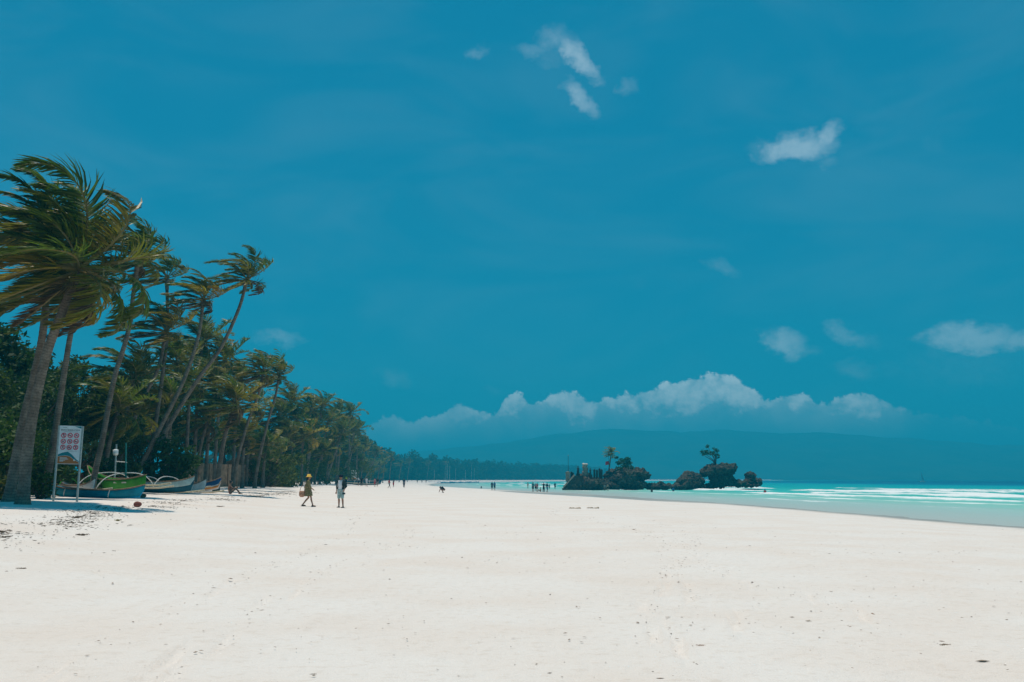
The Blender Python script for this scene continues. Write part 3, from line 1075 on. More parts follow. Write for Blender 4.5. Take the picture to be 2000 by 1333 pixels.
# ------------------------------------------------------------------ forest round the far bay
def far_forest():
    r = np.random.RandomState(12)
    N = 2200
    yy = r.uniform(300, 1500, N)
    dep = r.rand(N) ** 1.3 * 45
    # stand behind the vegetation line
    xx = XL(yy) - 4 - dep
    nx = np.zeros(N)
    H = r.uniform(11, 23, N) * np.where(yy < 420, .95, 1.0)
    blobs = []
    V = []; 
    for i in range(N):
        g = float(gz(xx[i], yy[i]))
        for k in range(3):
            blobs.append((xx[i] + r.uniform(-2.5, 2.5), yy[i] + r.uniform(-2.5, 2.5), g + H[i] * r.uniform(.12, .88), r.uniform(2.2, 3.8)))
    lm = leaf_cloud('foliage', blobs, 150000, .95, 77, 1.4)
    root = obj('far_forest', lm)
    root.color = (.026, .062, .018, 1)
    tag(root, 'hazy green wood lining the far shore of the bay', kind='stuff')


far_forest()
FARP = [(765, 893, 430), (752, 902, 400), (728, 905, 350), (742, 912, 380), (800, 903, 620), (838, 905, 760), (784, 908, 560), (871, 906, 860)]
for i, (x, y, d) in enumerate(FARP):
    palm([(x - 4, 934), (x - 2, (y + 934) / 2), (x, y)], d, 1.05, '%s hazy palm from the left standing out of the far shore wood' % ORD[sorted(FARP).index(FARP[i])], 'palms of the far shore', r0=.2, r1=.15, nfr=16, n=6, step=1.0)


# ================================================================== WILLOW ROCK ISLAND
def rock_material():
    m, t, out = new_mat('weathered_limestone')
    co = t.add('ShaderNodeNewGeometry').outputs['Position']
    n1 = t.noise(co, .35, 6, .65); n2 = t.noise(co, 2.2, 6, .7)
    moss = t.smooth(t.noise(co, .22, 3, .6), .50, .66)
    c = t.mix(t.smooth(n1, .38, .66), (.018, .022, .017), (.085, .068, .048))
    c = t.mix(t.m('MULTIPLY', moss, .6), c, (.020, .046, .022))
    c = t.mix(t.m('MULTIPLY', t.smooth(n2, .50, .68), .65), c, (.30, .225, .155))  # tan stone patches, spread wider to paint sunlit highlights into the colour
    t.l.new(principled(t, c, .92, .15, t.bump(n2, .9, .5)), out.inputs[0])
    return m


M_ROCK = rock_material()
M_STONE = simple('pale_stone', (.30, .26, .20), .85, .15, .3, 3)
M_DSTONE = simple('dark_stone', (.040, .040, .032), .9, .15, .3, 3)


def rocks(name, parts, label, cat, d, seed, voxel=.17, amp=.8):
    """parts: (px, py, rx px, ry px, depth half m, dy m) ellipsoids fused and eroded"""
    sc = d / F
    mb = MB()
    base = at(parts[0][0], 950, d); org = Vector((base.x, base.y, WATER))
    for (px, py, rx, ry, rd, dy) in parts:
        c = at(px, py, d) + Vector((0, dy, 0)) - org
        mb.ell(c, (rx * sc, rd, ry * sc), 14, 10)
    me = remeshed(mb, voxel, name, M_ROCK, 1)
    n = len(me.vertices)
    co = np.empty(n * 3, np.float32); me.vertices.foreach_get('co', co); co = co.reshape(-1, 3)
    no = np.empty(n * 3, np.float32); me.vertices.foreach_get('normal', no); no = no.reshape(-1, 3)
    for i in range(n):
        p = Vector(co[i]) + Vector((seed * 7.1, 0, 0))
        k = mnoise.fractal(p * .42, .6, 2.1, 4) * .7 - abs(mnoise.noise(p * .8)) * .8 - abs(mnoise.noise(p * 1.9)) * .65 + mnoise.noise(Vector((p.x * .35, p.y * .35, p.z * 2.6))) * .35 + (mnoise.cell(p * 1.1) - .5) * .32 + mnoise.noise(p * 3.6) * .22 + .25
        co[i] += no[i] * k * amp
    me.vertices.foreach_set('co', co.ravel()); me.update()
    o = obj(name, me); o.location = org
    return tag(o, label, cat)


RD = 226.0
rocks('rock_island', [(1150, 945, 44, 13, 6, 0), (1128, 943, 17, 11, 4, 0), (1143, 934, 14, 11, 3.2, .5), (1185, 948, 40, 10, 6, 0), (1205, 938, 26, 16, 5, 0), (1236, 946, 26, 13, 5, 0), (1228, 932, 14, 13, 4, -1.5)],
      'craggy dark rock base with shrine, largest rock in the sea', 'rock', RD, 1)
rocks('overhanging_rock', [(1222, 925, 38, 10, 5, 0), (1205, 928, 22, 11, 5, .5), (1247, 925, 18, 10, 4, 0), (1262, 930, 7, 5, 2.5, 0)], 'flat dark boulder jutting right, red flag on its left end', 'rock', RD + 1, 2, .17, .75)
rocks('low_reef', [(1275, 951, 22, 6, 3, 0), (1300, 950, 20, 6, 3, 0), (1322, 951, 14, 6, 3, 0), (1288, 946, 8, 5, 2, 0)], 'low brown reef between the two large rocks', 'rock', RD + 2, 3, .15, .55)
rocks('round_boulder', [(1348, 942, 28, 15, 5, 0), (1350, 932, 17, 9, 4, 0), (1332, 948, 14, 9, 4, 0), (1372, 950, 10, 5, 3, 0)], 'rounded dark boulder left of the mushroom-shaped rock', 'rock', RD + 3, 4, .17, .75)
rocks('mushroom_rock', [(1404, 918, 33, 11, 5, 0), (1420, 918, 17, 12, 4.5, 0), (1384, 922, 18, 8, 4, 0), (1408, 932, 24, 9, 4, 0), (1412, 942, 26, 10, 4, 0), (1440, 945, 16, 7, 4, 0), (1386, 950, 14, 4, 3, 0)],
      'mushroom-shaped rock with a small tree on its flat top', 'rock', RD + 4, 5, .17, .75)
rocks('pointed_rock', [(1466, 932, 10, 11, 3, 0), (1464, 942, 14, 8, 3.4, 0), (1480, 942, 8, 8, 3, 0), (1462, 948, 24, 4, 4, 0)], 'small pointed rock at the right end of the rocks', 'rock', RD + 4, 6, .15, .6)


def rock_pt(px, py, dy=0.0): return at(px, py, RD + dy)


# stair up the left flank
st = empty('stone_staircase', rock_pt(1110, 957, -4), 'stone staircase climbing the left end of the shrine rock', 'staircase')
so = Vector(st.location)
for i in range(10):
    a = rock_pt(1100 + i * 2.4, 957 - (i + 1) * 2.75, -5) - so
    low = rock_pt(1100, 961, -5).z - so.z
    mb = MB().box((a.x + 1.2 - i * .03, i * .01, (a.z + low) / 2), (2.6 - i * .06, 3.0 - i * .05, a.z - low))
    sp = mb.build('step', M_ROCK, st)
    MB().box((a.x - .05 - i * .03 - (2.6 - i * .06) / 2 + 1.28, i * .01, a.z + .05), (.34, 3.1, .10)).build('sunlit_tread', M_STONE, sp)  # pale slab added so each step top looks sunlit by its colour
for k in (0, 1):
    pts = [rock_pt(1101 + i * 3, 951 - i * 3.3, -5) - so + Vector((0, -1.6 + k * 3.2, 0)) for i in range(8)]
    MB().tube(pts, .10, 6).build('handrail', M_STONE, st)
# gate pillar, flagpole, grotto tower, statues and fence posts
def stone_post(px, py, w, h, label, mat, name='stone_post', dy=-3.5, group=None, cap=True):
    b = rock_pt(px, py, dy)
    root = empty(name, b, label, 'post' if name == 'stone_post' else 'pillar', group)
    k = h * .86
    MB().box((0, 0, k / 2 - .3), (w, w, k + .6)).build('shaft', mat, root)
    if cap:
        MB().box((0, 0, k + h * .03), (w * 1.35, w * 1.35, h * .06)).build('capital', mat, root)
        MB().ell((0, 0, k + h * .10), (w * .42, w * .42, h * .08), 8, 6).build('finial', mat, root, True)


stone_post(1109, 936, .9, 1.6, 'pale square pillar at the top of the stone stair', M_STONE, 'gate_pillar', -3.5)
for i, (x, h) in enumerate([(1116, 1.5), (1119, 1.3), (1161, 2.0), (1166, 1.9), (1171, 2.2), (1175, 2.0)]):
    stone_post(x, 935, .42, h, '%s thin dark fence post from the left along the shrine terrace' % ORD[i], M_DSTONE, 'stone_post', -2.8, 'terrace fence posts')
tw = empty('grotto_tower', rock_pt(1143, 930, -2.5), 'rough stone shrine tower with a pale crown on the rock', 'tower')
to = Vector(tw.location); hh = rock_pt(1143, 909, -2.5).z - to.z
mb = MB()
for i in range(7):
    u = i / 6
    mb.ell((math.sin(i * 2.1) * .12, math.cos(i * 1.7) * .1, hh * u), (.72 - .1 * u, .7 - .1 * u, hh * .16), 9, 6)
obj('shaft', remeshed(mb, .12, 'shaft', M_STONE, 1), tw)
mb = MB()
for i, (x, y) in enumerate([(-.4, 0), (.35, .1), (0, -.3)]): mb.ell((x, y, hh + .18 + .08 * (i == 0)), (.32, .3, .26), 8, 6)
obj('crown', remeshed(mb, .09, 'crown', simple('white_paint', (.62, .58, .52), .7), 1), tw)


def statue(px, py, h, label, dy=-3.2):
    b = rock_pt(px, py, dy)
    root = empty('statue', b, label, 'statue')
    MB().box((0, 0, h * .14 - .2), (h * .32, h * .32, h * .28 + .4)).build('pedestal', M_DSTONE, root)
    mb = MB().tube([(0, 0, h * .28), (0, 0, h * .55), (0, 0, h * .80)], [h * .14, h * .10, h * .09], 10)
    mb.cone((-h * .09, 0, h * .76), (-h * .05, -h * .08, h * .62), h * .04, h * .03); mb.cone((h * .09, 0, h * .76), (h * .05, -h * .08, h * .62), h * .04, h * .03)
    mb.ell((0, 0, h * .91), (h * .055, h * .06, h * .08), 8, 6).tube([(0, 0, h * .75), (0, 0, h * .88)], h * .035, 6)
    obj('figure', remeshed(mb, h * .022, 'figure', M_DSTONE, 1), root)


statue(1129, 932, 2.5, 'dark robed statue left of the shrine tower')
statue(1153, 932, 2.0, 'dark robed statue right of the shrine tower')
fp = empty('flagpole', rock_pt(1110, 930, -3.0), 'tall bare thin pole at the left end of the shrine rock', 'pole')
hp = rock_pt(1110, 890, -3).z - fp.location.z
MB().tube([(0, 0, -.5), (0, 0, hp)], [.07, .04], 8).build('shaft', simple('dark_metal', (.03, .035, .035), .5, .4), fp)
MB().ell((0, 0, hp), .09, 8, 6).build('finial', simple('dull_brass', (.25, .18, .07), .4, .4), fp, True)
fl = empty('flag', rock_pt(1190, 922, -2), 'red flag flying from a thin pole above the rock', 'flag')
hf = rock_pt(1189, 882, -2).z - fl.location.z
MB().tube([(0, 0, -1.0), (-.12, 0, hf)], [.06, .035], 8).build('pole', simple('dark_metal_pole', (.04, .04, .04), .5, .4), fl)
V = []; Fq = []
for i in range(9):
    for j in range(5):
        V.append((-.06 - .09 * i * 1.0 - .05, .10 * math.sin(i * .9 + j * .3), hf * .36 + j * .19 - .02 * i))
for i in range(8):
    for j in range(4): Fq.append((i * 5 + j, i * 5 + j + 1, i * 5 + j + 6, i * 5 + j + 5))
fo = obj('cloth', mesh('cloth', V, Fq, simple('red_cloth', (.55, .012, .03), .8, .1)), fl)
fo.modifiers.new('t', 'SOLIDIFY').thickness = .012

palm([(1189, 924), (1191, 905), (1194, 886)], RD - 1, .56, 'small palm with golden crown standing on the shrine rock', sets=SETS[0], r0=.16, r1=.11, nfr=28, palette=[(.55, .40, .03), (.42, .34, .03), (.60, .38, .04), (.24, .26, .03)], base_z=rock_pt(1189, 921).z, n=8)


def small_tree(name, px, py, tops, d, label, cc, seed, n, size):
    b = at(px, py, d)
    root = empty(name, b, label, 'tree')
    tb = MB(); bl = []
    for (x, y, rr) in tops:
        q = at(x, y, d) - b
        q.y += random.Random(seed + int(x)).uniform(-1.2, 1.2)
        tb.tube(spline([(0, 0, -.6), (q.x * .25, q.y * .25, q.z * .42), (q.x * .85, q.y * .8, q.z * .82), tuple(q)], .4), .085, 6) if False else tb.tube(
            [(0, 0, -.6), (q.x * .22, q.y * .25, q.z * .42), (q.x * .8, q.y * .8, q.z * .8), tuple(q)], [.14, .10, .06, .03], 6)
        bl.append((q.x, q.y, q.z, rr * d / F))
    tm = tb.data('trunk', M_BARK); add_attr(tm, 'run', [v.co.z for v in tm.vertices])
    obj('trunk', tm, root)
    o = obj('crown', leaf_cloud('crown', bl, n, size, seed), root); o.color = (*cc, 1)


small_tree('wind_bent_tree', 1398, 910, [(1377, 884, 9), (1384, 872, 6), (1389, 886, 7), (1399, 880, 7), (1401, 890, 7), (1372, 888, 5), (1393, 877, 4)], RD + 4,
           'small open-crowned tree on top of the mushroom rock', (.022, .085, .022), 3, 300, .28)
small_tree('wind_bent_tree', 1222, 918, [(1216, 902, 9), (1224, 898, 7), (1208, 905, 5), (1229, 905, 6), (1220, 910, 7), (1205, 894, 4)], RD + 1,
           'small bushy green tree on the shrine rock right of the golden palm', (.030, .115, .030), 4, 520, .28)
for i, (x, y) in enumerate([(1207, 917), (1213, 914), (1231, 914)]):
    b = at(x, y + 4, RD - 2)
    root = empty('rock_plant', b, 'tuft of green plants growing on the flat boulder', 'plant', 'plants on the flat boulder')
    o = obj('foliage', leaf_cloud('foliage', [(0, 0, .5, .8), (.5, .2, .4, .6)], 90, .26, 30 + i), root); o.color = (.03, .09, .03, 1)


# ================================================================== SIGNBOARD
def text_mesh(s, size, name, mat, depth=.004):
    cu = bpy.data.curves.new(name, 'FONT')
    cu.body = s; cu.size = size; cu.align_x = 'CENTER'; cu.align_y = 'CENTER'; cu.extrude = depth
    o = bpy.data.objects.new('t', cu)
    me = evaluated_mesh(o)
    bpy.data.objects.remove(o); bpy.data.curves.remove(cu)
    me.name = name
    me.materials.clear(); me.materials.append(mat)
    return me


M_WHITE = simple('sign_white', (.84, .86, .85), .5, .3, .08)
M_TEAL = simple('sign_teal', (.02, .24, .27), .5, .3, .1)
M_ORANGE = simple('sign_orange', (.50, .17, .045), .5, .3, .12)
M_RED = simple('sign_red', (.78, .03, .07), .5, .3, .08)
M_INK = simple('sign_ink', (.03, .05, .055), .6, .2, .1)
M_GREY = simple('sign_grey', (.35, .38, .39), .6, .2, .1)
M_POST = simple('galvanised_post', (.36, .42, .40), .45, .4, .2, 8, metal=.3)


def signboard(px_l, px_r, py_b, py_t, label, name='beach_sign', full=True):
    d = hit((px_l + px_r) / 2, py_b).y
    A = hit((px_l + px_r) / 2, py_b)
    w = (px_r - px_l) * d / F
    H = (at(130, py_t, d).z - A.z)
    root = empty(name, A, label, 'sign')
    ph = H * .512; pb = H - ph
    for sx in (-1, 1):
        MB().tube([(sx * w / 2, 0, -.3), (sx * w / 2, 0, H)], .045, 10).build('post', M_POST, root)
    bd = MB().box((0, -.01, pb + ph / 2), (w - .07, .03, ph)).build('panel', M_WHITE, root)
    y = -.030
    hw = (w - .09) / 2

    def P(u, v): return (hw * u, pb + ph * v)
    # teal wave band, orange foot, teal corner
    MB().prism([P(-1, .245), P(-.55, .30), P(-.1, .325), P(.3, .25), P(.7, .14), P(1, .075), P(1, .055), P(.55, .12), P(.1, .205), P(-.3, .225), P(-1, .20)], y, y + .008).build('wave_band', M_TEAL, bd)
    MB().prism([P(-1, .012), P(-1, .195), P(-.3, .218), P(.1, .198), P(.55, .113), P(1, .048), P(1, .012)], y, y + .008).build('orange_foot', M_ORANGE, bd)
    MB().prism([P(.35, .988), P(1, .988), P(1, .93), P(.8, .945), P(.6, .965)], y, y + .008).build('corner_mark', M_TEAL, bd)
    if full:
        tm = obj('lettering', text_mesh('BEACH REGULATIONS', .118, 'lettering', M_INK), bd)
        tm.location = (0, y, pb + ph * .885); tm.rotation_euler = (R(90), 0, 0); tm.scale = (2 * hw * .88 / tm.dimensions.x if tm.dimensions.x else 1,) * 3
        for (u0, u1, v, t_) in [(-.72, -.35, .955, .012), (-.6, .7, .84, .008), (-.25, .35, .365, .008), (.0, .75, .325, .008)]:
            MB().box((hw * (u0 + u1) / 2, y, pb + ph * v), (hw * (u1 - u0), .006, ph * t_)).build('small_print', M_GREY, bd)
        for (u0, u1, v) in [(-.8, -.15, .160), (-.8, .0, .130), (-.8, -.3, .100), (-.8, -.45, .075)]:
            MB().box((hw * (u0 + u1) / 2, y - .004, pb + ph * v), (hw * (u1 - u0), .006, ph * .014)).build('foot_print', M_WHITE, bd)
        MB().ell((hw * .55, y, pb + ph * .105), (.035, .006, .035), 10, 6).build('seal', M_WHITE, bd)
        ringm = MB()
        rr = .105
        for k in range(28):
            a0, a1 = 2 * math.pi * k / 28, 2 * math.pi * (k + 1) / 28
            b = len(ringm.v)
            for (r_, a, yy) in ((rr, a0, 0), (rr, a1, 0), (rr * .72, a1, 0), (rr * .72, a0, 0), (rr, a0, .008), (rr, a1, .008), (rr * .72, a1, .008), (rr * .72, a0, .008)):
                ringm.v.append(Vector((r_ * math.cos(a), yy, r_ * math.sin(a))))
            ringm.f += [(b, b + 1, b + 2, b + 3), (b + 7, b + 6, b + 5, b + 4), (b, b + 4, b + 5, b + 1), (b + 3, b + 2, b + 6, b + 7)]
        bar = Matrix.Rotation(R(45), 3, 'Y')
        ringm.box((0, .004, 0), (rr * 1.7, .007, rr * .20), M=bar)
        ringd = ringm.data('prohibition_ring', M_RED, False)
        picts = [
            [((-.02, .05), (.0, -.0)), ((.0, .0), (.03, -.07)), ((.0, .0), (-.03, -.07)), ((-.02, .05), (.05, .02))],
            [((-.07, -.02), (.07, -.02)), ((.0, -.02), (.03, .02)), ((.03, .02), (.06, .02))],
            [((-.04, -.05), (-.02, .05)), ((-.02, .05), (.03, .03)), ((.03, .03), (.02, -.05))],
            [((-.05, -.04), (.06, .05)), ((-.05, -.04), (.0, -.05))],
            [((-.05, .04), (.05, .04)), ((-.05, .0), (.05, .0)), ((-.05, -.04), (.05, -.04))],
            [((-.06, -.02), (.04, -.01)), ((.04, -.01), (.06, .03)), ((-.05, -.02), (-.05, -.06)), ((.03, -.02), (.03, -.06))],
            [((0, .06), (0, -.01)), ((0, -.01), (.04, -.06)), ((0, -.01), (-.04, -.05)), ((0, .04), (.05, .03))],
            [((-.06, -.05), (0, .05)), ((0, .05), (.06, -.05)), ((-.03, -.04), (.03, -.04))],
            [((-.04, .05), (.05, .05)), ((.04, .05), (-.03, -.05)), ((-.05, -.05), (.01, -.05))]]
        for i in range(9):
            u = (i % 3 - 1) * .60; v = .745 - (i // 3) * .155
            c = (hw * u, y - .006, pb + ph * v)
            o = obj('prohibition_ring', ringd, bd); o.location = c
            pm = MB()
            for (a, b) in picts[i]:
                pm.tube([(a[0] * .8, 0, a[1] * .8), (b[0] * .8, 0, b[1] * .8)], .010, 6)
            pm.ell((picts[i][0][0][0] * .8, 0, picts[i][0][0][1] * .8 + .022), (.016, .01, .016), 8, 6)
            q = pm.build('pictogram', M_INK, bd); q.location = (c[0], y + .003, c[2]); q.scale = (1, .5, 1)
    return root


sg = signboard(105, 149.5, 979, 832, 'tall white signboard with nine red prohibition circles on two posts')
sg.rotation_euler = (0, R(1.2), R(4))
b2 = hit(691, 946)
r2 = empty('distant_sign', b2, 'small pale distant signboard on posts at the end of the grove', 'sign')
k2 = b2.y / F
for sx in (-1, 1): MB().tube([(sx * 4 * k2, 0, -.3), (sx * 4 * k2, 0, 26 * k2)], .08, 6).build('post', M_POST, r2)
MB().box((0, -.08, 18 * k2), (9.5 * k2, .08, 17 * k2)).build('panel', M_WHITE, r2)
for i in range(3):
    for j in range(3):
        MB().box(((i - 1) * 2.6 * k2, -.135, (22.5 - j * 3.4) * k2), (1.5 * k2, .03, 1.7 * k2)).build('pictogram', M_GREY, r2)
MB().box((0, -.135, 11 * k2), (9 * k2, .03, 2.4 * k2)).build('orange_foot', M_ORANGE, r2)


# ================================================================== BOATS
def paint(name, c): return simple(name, c, .55, .2, .18, 2.5, .1)


M_BLUE = paint('blue_boat_paint', (.002, .21, .30)); M_LBLUE = paint('light_blue_paint', (.004, .27, .48))
M_GREEN = paint('green_boat_paint', (.045, .27, .022)); M_DTEAL = paint('dark_teal_paint', (.006, .085, .125))
M_PALE = paint('pale_teal_paint', (.33, .48, .48)); M_BWHITE = paint('white_boat_paint', (.66, .64, .60))
M_NAVY = paint('navy_boat_paint', (.012, .07, .19)); M_BORANGE = paint('orange_boat_paint', (.58, .22, .03))
M_WOOD = simple('weathered_wood', (.22, .15, .095), .8, .2, .35, 9)
M_BAMBOO = simple('pale_bamboo', (.50, .44, .30), .55, .3, .2, 9)


def hull_rings(L, B, D, rise0, rise1, n=26):
    rings = []
    for i in range(n + 1):
        t = -1 + 2 * i / n
        e = abs(t)
        b = B / 2 * max(.02, (1 - e ** 2.4)) ** .75
        rise = rise0 if t < 0 else rise1
        sh = D + rise * e ** 3.2
        ke = rise * .75 * max(0, e - .35) ** 2.2 * 1.6
        if e > .97: ke = min(ke + (sh - ke) * .55, sh - .04)
        x = L / 2 * t
        rings.append((x, b, ke, sh))
    return rings


def hull_strip(rings, u0, u1, k=5, grow=0.0):
    """part of the hull skin between girth fractions u0 and u1 (0 keel, 1 gunwale), both sides"""
    V = []; Fc = []
    for sg_ in (-1, 1):
        b0 = len(V)
        for (x, b, ke, sh) in rings:
            for j in range(k + 1):
                a = (u0 + (u1 - u0) * j / k)
                y = b * math.sin(a * math.pi / 2) ** .8 * (1 + grow) + grow * .1
                z = ke + (sh - ke) * (1 - math.cos(a * math.pi / 2)) ** .92
                V.append((x, sg_ * y, z))
        for i in range(len(rings) - 1):
            for j in range(k):
                q = (b0 + i * (k + 1) + j, b0 + (i + 1) * (k + 1) + j, b0 + (i + 1) * (k + 1) + j + 1, b0 + i * (k + 1) + j + 1)
                Fc.append(q if sg_ < 0 else q[::-1])
    return V, Fc


def boat(pos, rz, L, B, D, rise0, rise1, mat, mat_low, label, low=.42, arms=(), arm_mat=None, span=1.6, tilt=0.0, pitch=0.0, straps=(), mast=None, stripe=None, lettering=False):
    root = empty('outrigger_boat', pos, label, 'boat')
    root.rotation_euler = (tilt, pitch, rz)
    rg = hull_rings(L, B, D, rise0, rise1)

    def skin(name, u0, u1, m, grow=0.0, th=.035, k=5):
        V, Fc = hull_strip(rg, u0, u1, k, grow)
        o = obj(name, mesh(name, V, Fc, m), root)
        md = o.modifiers.new('thick', 'SOLIDIFY'); md.thickness = th; md.offset = -1
        return o
    skin('lower_hull', 0.0, low, mat_low)
    up = skin('hull', low, 1.0, mat)
    if stripe: skin('stripe', stripe[0], stripe[1], stripe[2], .012, .01, 2)
    for s in (-1, 1):
        MB().tube([(x, s * (b + .01), sh + .01) for (x, b, ke, sh) in rg], .032, 6).build('gunwale', M_WOOD, root, True)
    n = len(rg)
    for f in (.25, .42, .58, .75):
        x, b, ke, sh = rg[int(f * (n - 1))]
        MB().box((x, 0, sh - .08), (.16, b * 1.9, .03)).build('thwart', M_WOOD, root)
    for f in straps:
        i = int(f * (n - 1)); x, b, ke, sh = rg[i]
        pts = []
        for s in (-1, 1):
            pts = [(x + (a - .5) * .22, s * (b * math.sin(a * math.pi / 2) ** .8 * 1.02 + .015), ke + (sh - ke) * (1 - math.cos(a * math.pi / 2)) ** .92) for a in (.35, .5, .65, .8, .95, 1.02)]
            MB().tube(pts, .022, 5).build('strap', M_BWHITE, root)
    am = arm_mat or M_BWHITE
    for f in arms:
        i = int(f * (n - 1)); x, b, ke, sh = rg[i]
        pts = []
        for k in range(17):
            u = -1 + k / 8
            pts.append((x, u * span, sh + .10 + .22 * (1 - u * u) - .55 * abs(u) ** 4))
        MB().tube(pts, .026, 7).build('outrigger_beam', am, root, True)
    if arms:
        for s in (-1, 1):
            zz = rg[n // 2][3] - .46
            MB().tube([(-L * .42, s * span, zz + .10), (-L * .2, s * span, zz), (L * .2, s * span, zz), (L * .44, s * span, zz + .12)], .05, 8).build('outrigger_float', M_BAMBOO, root, True)
    if mast:
        x, h, cm = mast
        mo = MB().tube([(x, 0, D * .2), (x + .05, 0, h)], [.05, .04], 8).build('mast', cm, root)
        MB().tube([(x - .9, 0, h * .62), (x + .1, 0, h * .60)], .03, 6).build('spar', M_BWHITE, mo)
    if lettering:
        for x0 in (.12, .26):
            MB().box((L * x0, -(B / 2) * .93, D * .78), (.34, .02, .07), rz=.12).build('name_mark', M_BWHITE, up)
    return root


def boat_at(pl, pr, py, **kw):
    """boat whose ends stand over ground points seen at two pixels"""
    a = hit(*pl); b = hit(*pr)


def place(px, py, d):
    q = at(px, py, d); return Vector((q.x, q.y, float(gz(q.x, q.y))))


B1 = place(178, 960, 46.5)
boat(B1 + Vector((0, 0, .02)), R(-13), 5.5, .60, .38, .50, .30, M_BLUE, M_LBLUE, 'long blue canoe lying on the sand behind the signboard', low=.30, straps=(.28, .70), pitch=R(1.5))
B2 = place(228, 945, 54.5)
boat(B2 + Vector((0, 0, .20)), R(-36), 5.4, .95, .66, .75, .22, M_GREEN, M_GREEN, 'bright green outrigger boat with white beams and a mast', low=.3, arms=(.34, .66), span=1.75, mast=(.9, 2.6, paint('teal_mast_paint', (.02, .22, .20))), lettering=True, tilt=R(4))
B3 = place(316, 948, 60)
boat(B3 + Vector((0, 0, .10)), R(-18), 4.4, .8, .60, .2, .34, M_PALE, M_DTEAL, 'pale teal boat with dark underside beside the green boat', low=.60, arms=(.30, .62), span=1.5, tilt=R(-5))
B4 = place(352, 948, 64)
boat(B4 + Vector((0, 0, .08)), R(-10), 3.6, .62, .46, .2, .36, M_BWHITE, M_BWHITE, 'narrow white canoe between the teal boat and navy boat', low=.35, tilt=R(6))
B5 = place(381, 948, 68)
boat(B5 + Vector((0, 0, .10)), R(-8), 3.6, .75, .5, .22, .42, M_NAVY, M_BWHITE, 'white and navy boat with an orange patch at the bow', low=.62, stripe=(.30, .52, M_BORANGE), tilt=R(-8), arms=(.4,), span=1.1)
B6 = place(152, 945, 51.5)
boat(B6 + Vector((0, 0, .10)), R(-25), 2.4, .55, .42, .25, .35, M_BWHITE, M_PALE, 'small white boat with a curved green beam, behind the blue canoe', low=.4, arms=(.25,), arm_mat=M_GREEN, span=.75)
# lamp post and low wall behind the boats
lp = empty('lamp_post', place(224, 935, 57), 'short post carrying a white drum lamp behind the boats', 'lamp post')
MB().tube([(0, 0, -.2), (0, 0, at(224, 868, 57).z - lp.location.z)], .05, 8).build('post', M_POST, lp)
zl = at(224, 884, 57).z - lp.location.z
MB().tube([(0, -.06, zl - .17), (0, -.06, zl - .1), (0, -.06, zl + .14), (0, -.06, zl + .18)], [.10, .15, .15, .08], 14).build('drum', simple('white_plastic', (.75, .76, .74), .4), lp, True)

M_TERRA = simple('terracotta_wall', (.22, .075, .055), .9, .1, .35, 2.5, .4)
M_TAN = simple('tan_wall', (.30, .21, .14), .9, .1, .35, 2.5, .4)


def wall(name, p0, p1, d0, d1, ph, mat, label, cat='wall'):
    a = at(p0, 930, d0); b = at(p1, 930, d1)
    a.z = float(gz(a.x, a.y)); b.z = float(gz(b.x, b.y))
    mid = (a + b) / 2; ln = (b - a).length; rz = math.atan2(b.y - a.y, b.x - a.x)
    root = empty(name, mid, label, cat, rz=rz)
    h = ph
    MB().box((0, 0, h / 2 - .2), (ln, .25, h + .4)).build('body', mat, root)
    MB().box((0, 0, h + .06), (ln + .1, .36, .12)).build('coping', mat, root)
    k = max(2, int(ln / 3))
    for i in range(k + 1):
        MB().box((-ln / 2 + ln * i / k, -.02, h / 2), (.36, .40, h + .28)).build('pier', mat, root)
    return root


wall('garden_wall', 60, 325, 60, 68, 1.05, M_TERRA, 'low reddish garden wall in the shade behind the boats')
wall('garden_wall', -60, 100, 47, 52, 1.25, M_TERRA, 'low reddish wall at the left behind the thick palms')
wall('garden_wall', 318, 505, 88, 118, 2.2, M_TAN, 'long tan wall in the shade behind the seated bather')


# beach hut, far huts on the headland
def house(name, pos, w, dp, h, wallm, roofm, label, rz=0.0, roof_h=1.2, wins=2, storeys=1):
    root = empty(name, pos, label, 'house', rz=rz)
    MB().box((0, 0, h / 2 - .3), (w, dp, h + .6)).build('wall', wallm, root)
    rf = MB()
    o = .35
    rf.prism([(-w / 2 - o, h), (w / 2 + o, h), (w / 2 + o, h + .1), (0, h + roof_h), (-w / 2 - o, h + .1)], -dp / 2 - o, dp / 2 + o)
    rf.build('roof', roofm, root)
    wf, wg = simple('window_frame', (.5, .48, .42), .6), simple('window_glass', (.02, .03, .035), .1, .5)
    sh = h / storeys
    for k in range(storeys):
        for i in range(wins):
            x = -w / 2 + w * (i + 1) / (wins + 1)
            z = sh * (k + .55)
            wn = MB().box((x, -dp / 2 - .03, z), (w * .14 + .3, .08, sh * .34)).build('window', wf, root)
            MB().box((x, -dp / 2 - .08, z), (w * .14 + .12, .03, sh * .34 - .18)).build('pane', wg, wn)
    dh = min(2.1, sh * .8)
    MB().box((0, -dp / 2 - .03, dh / 2), (.9, .07, dh)).build('door', M_WOOD, root)


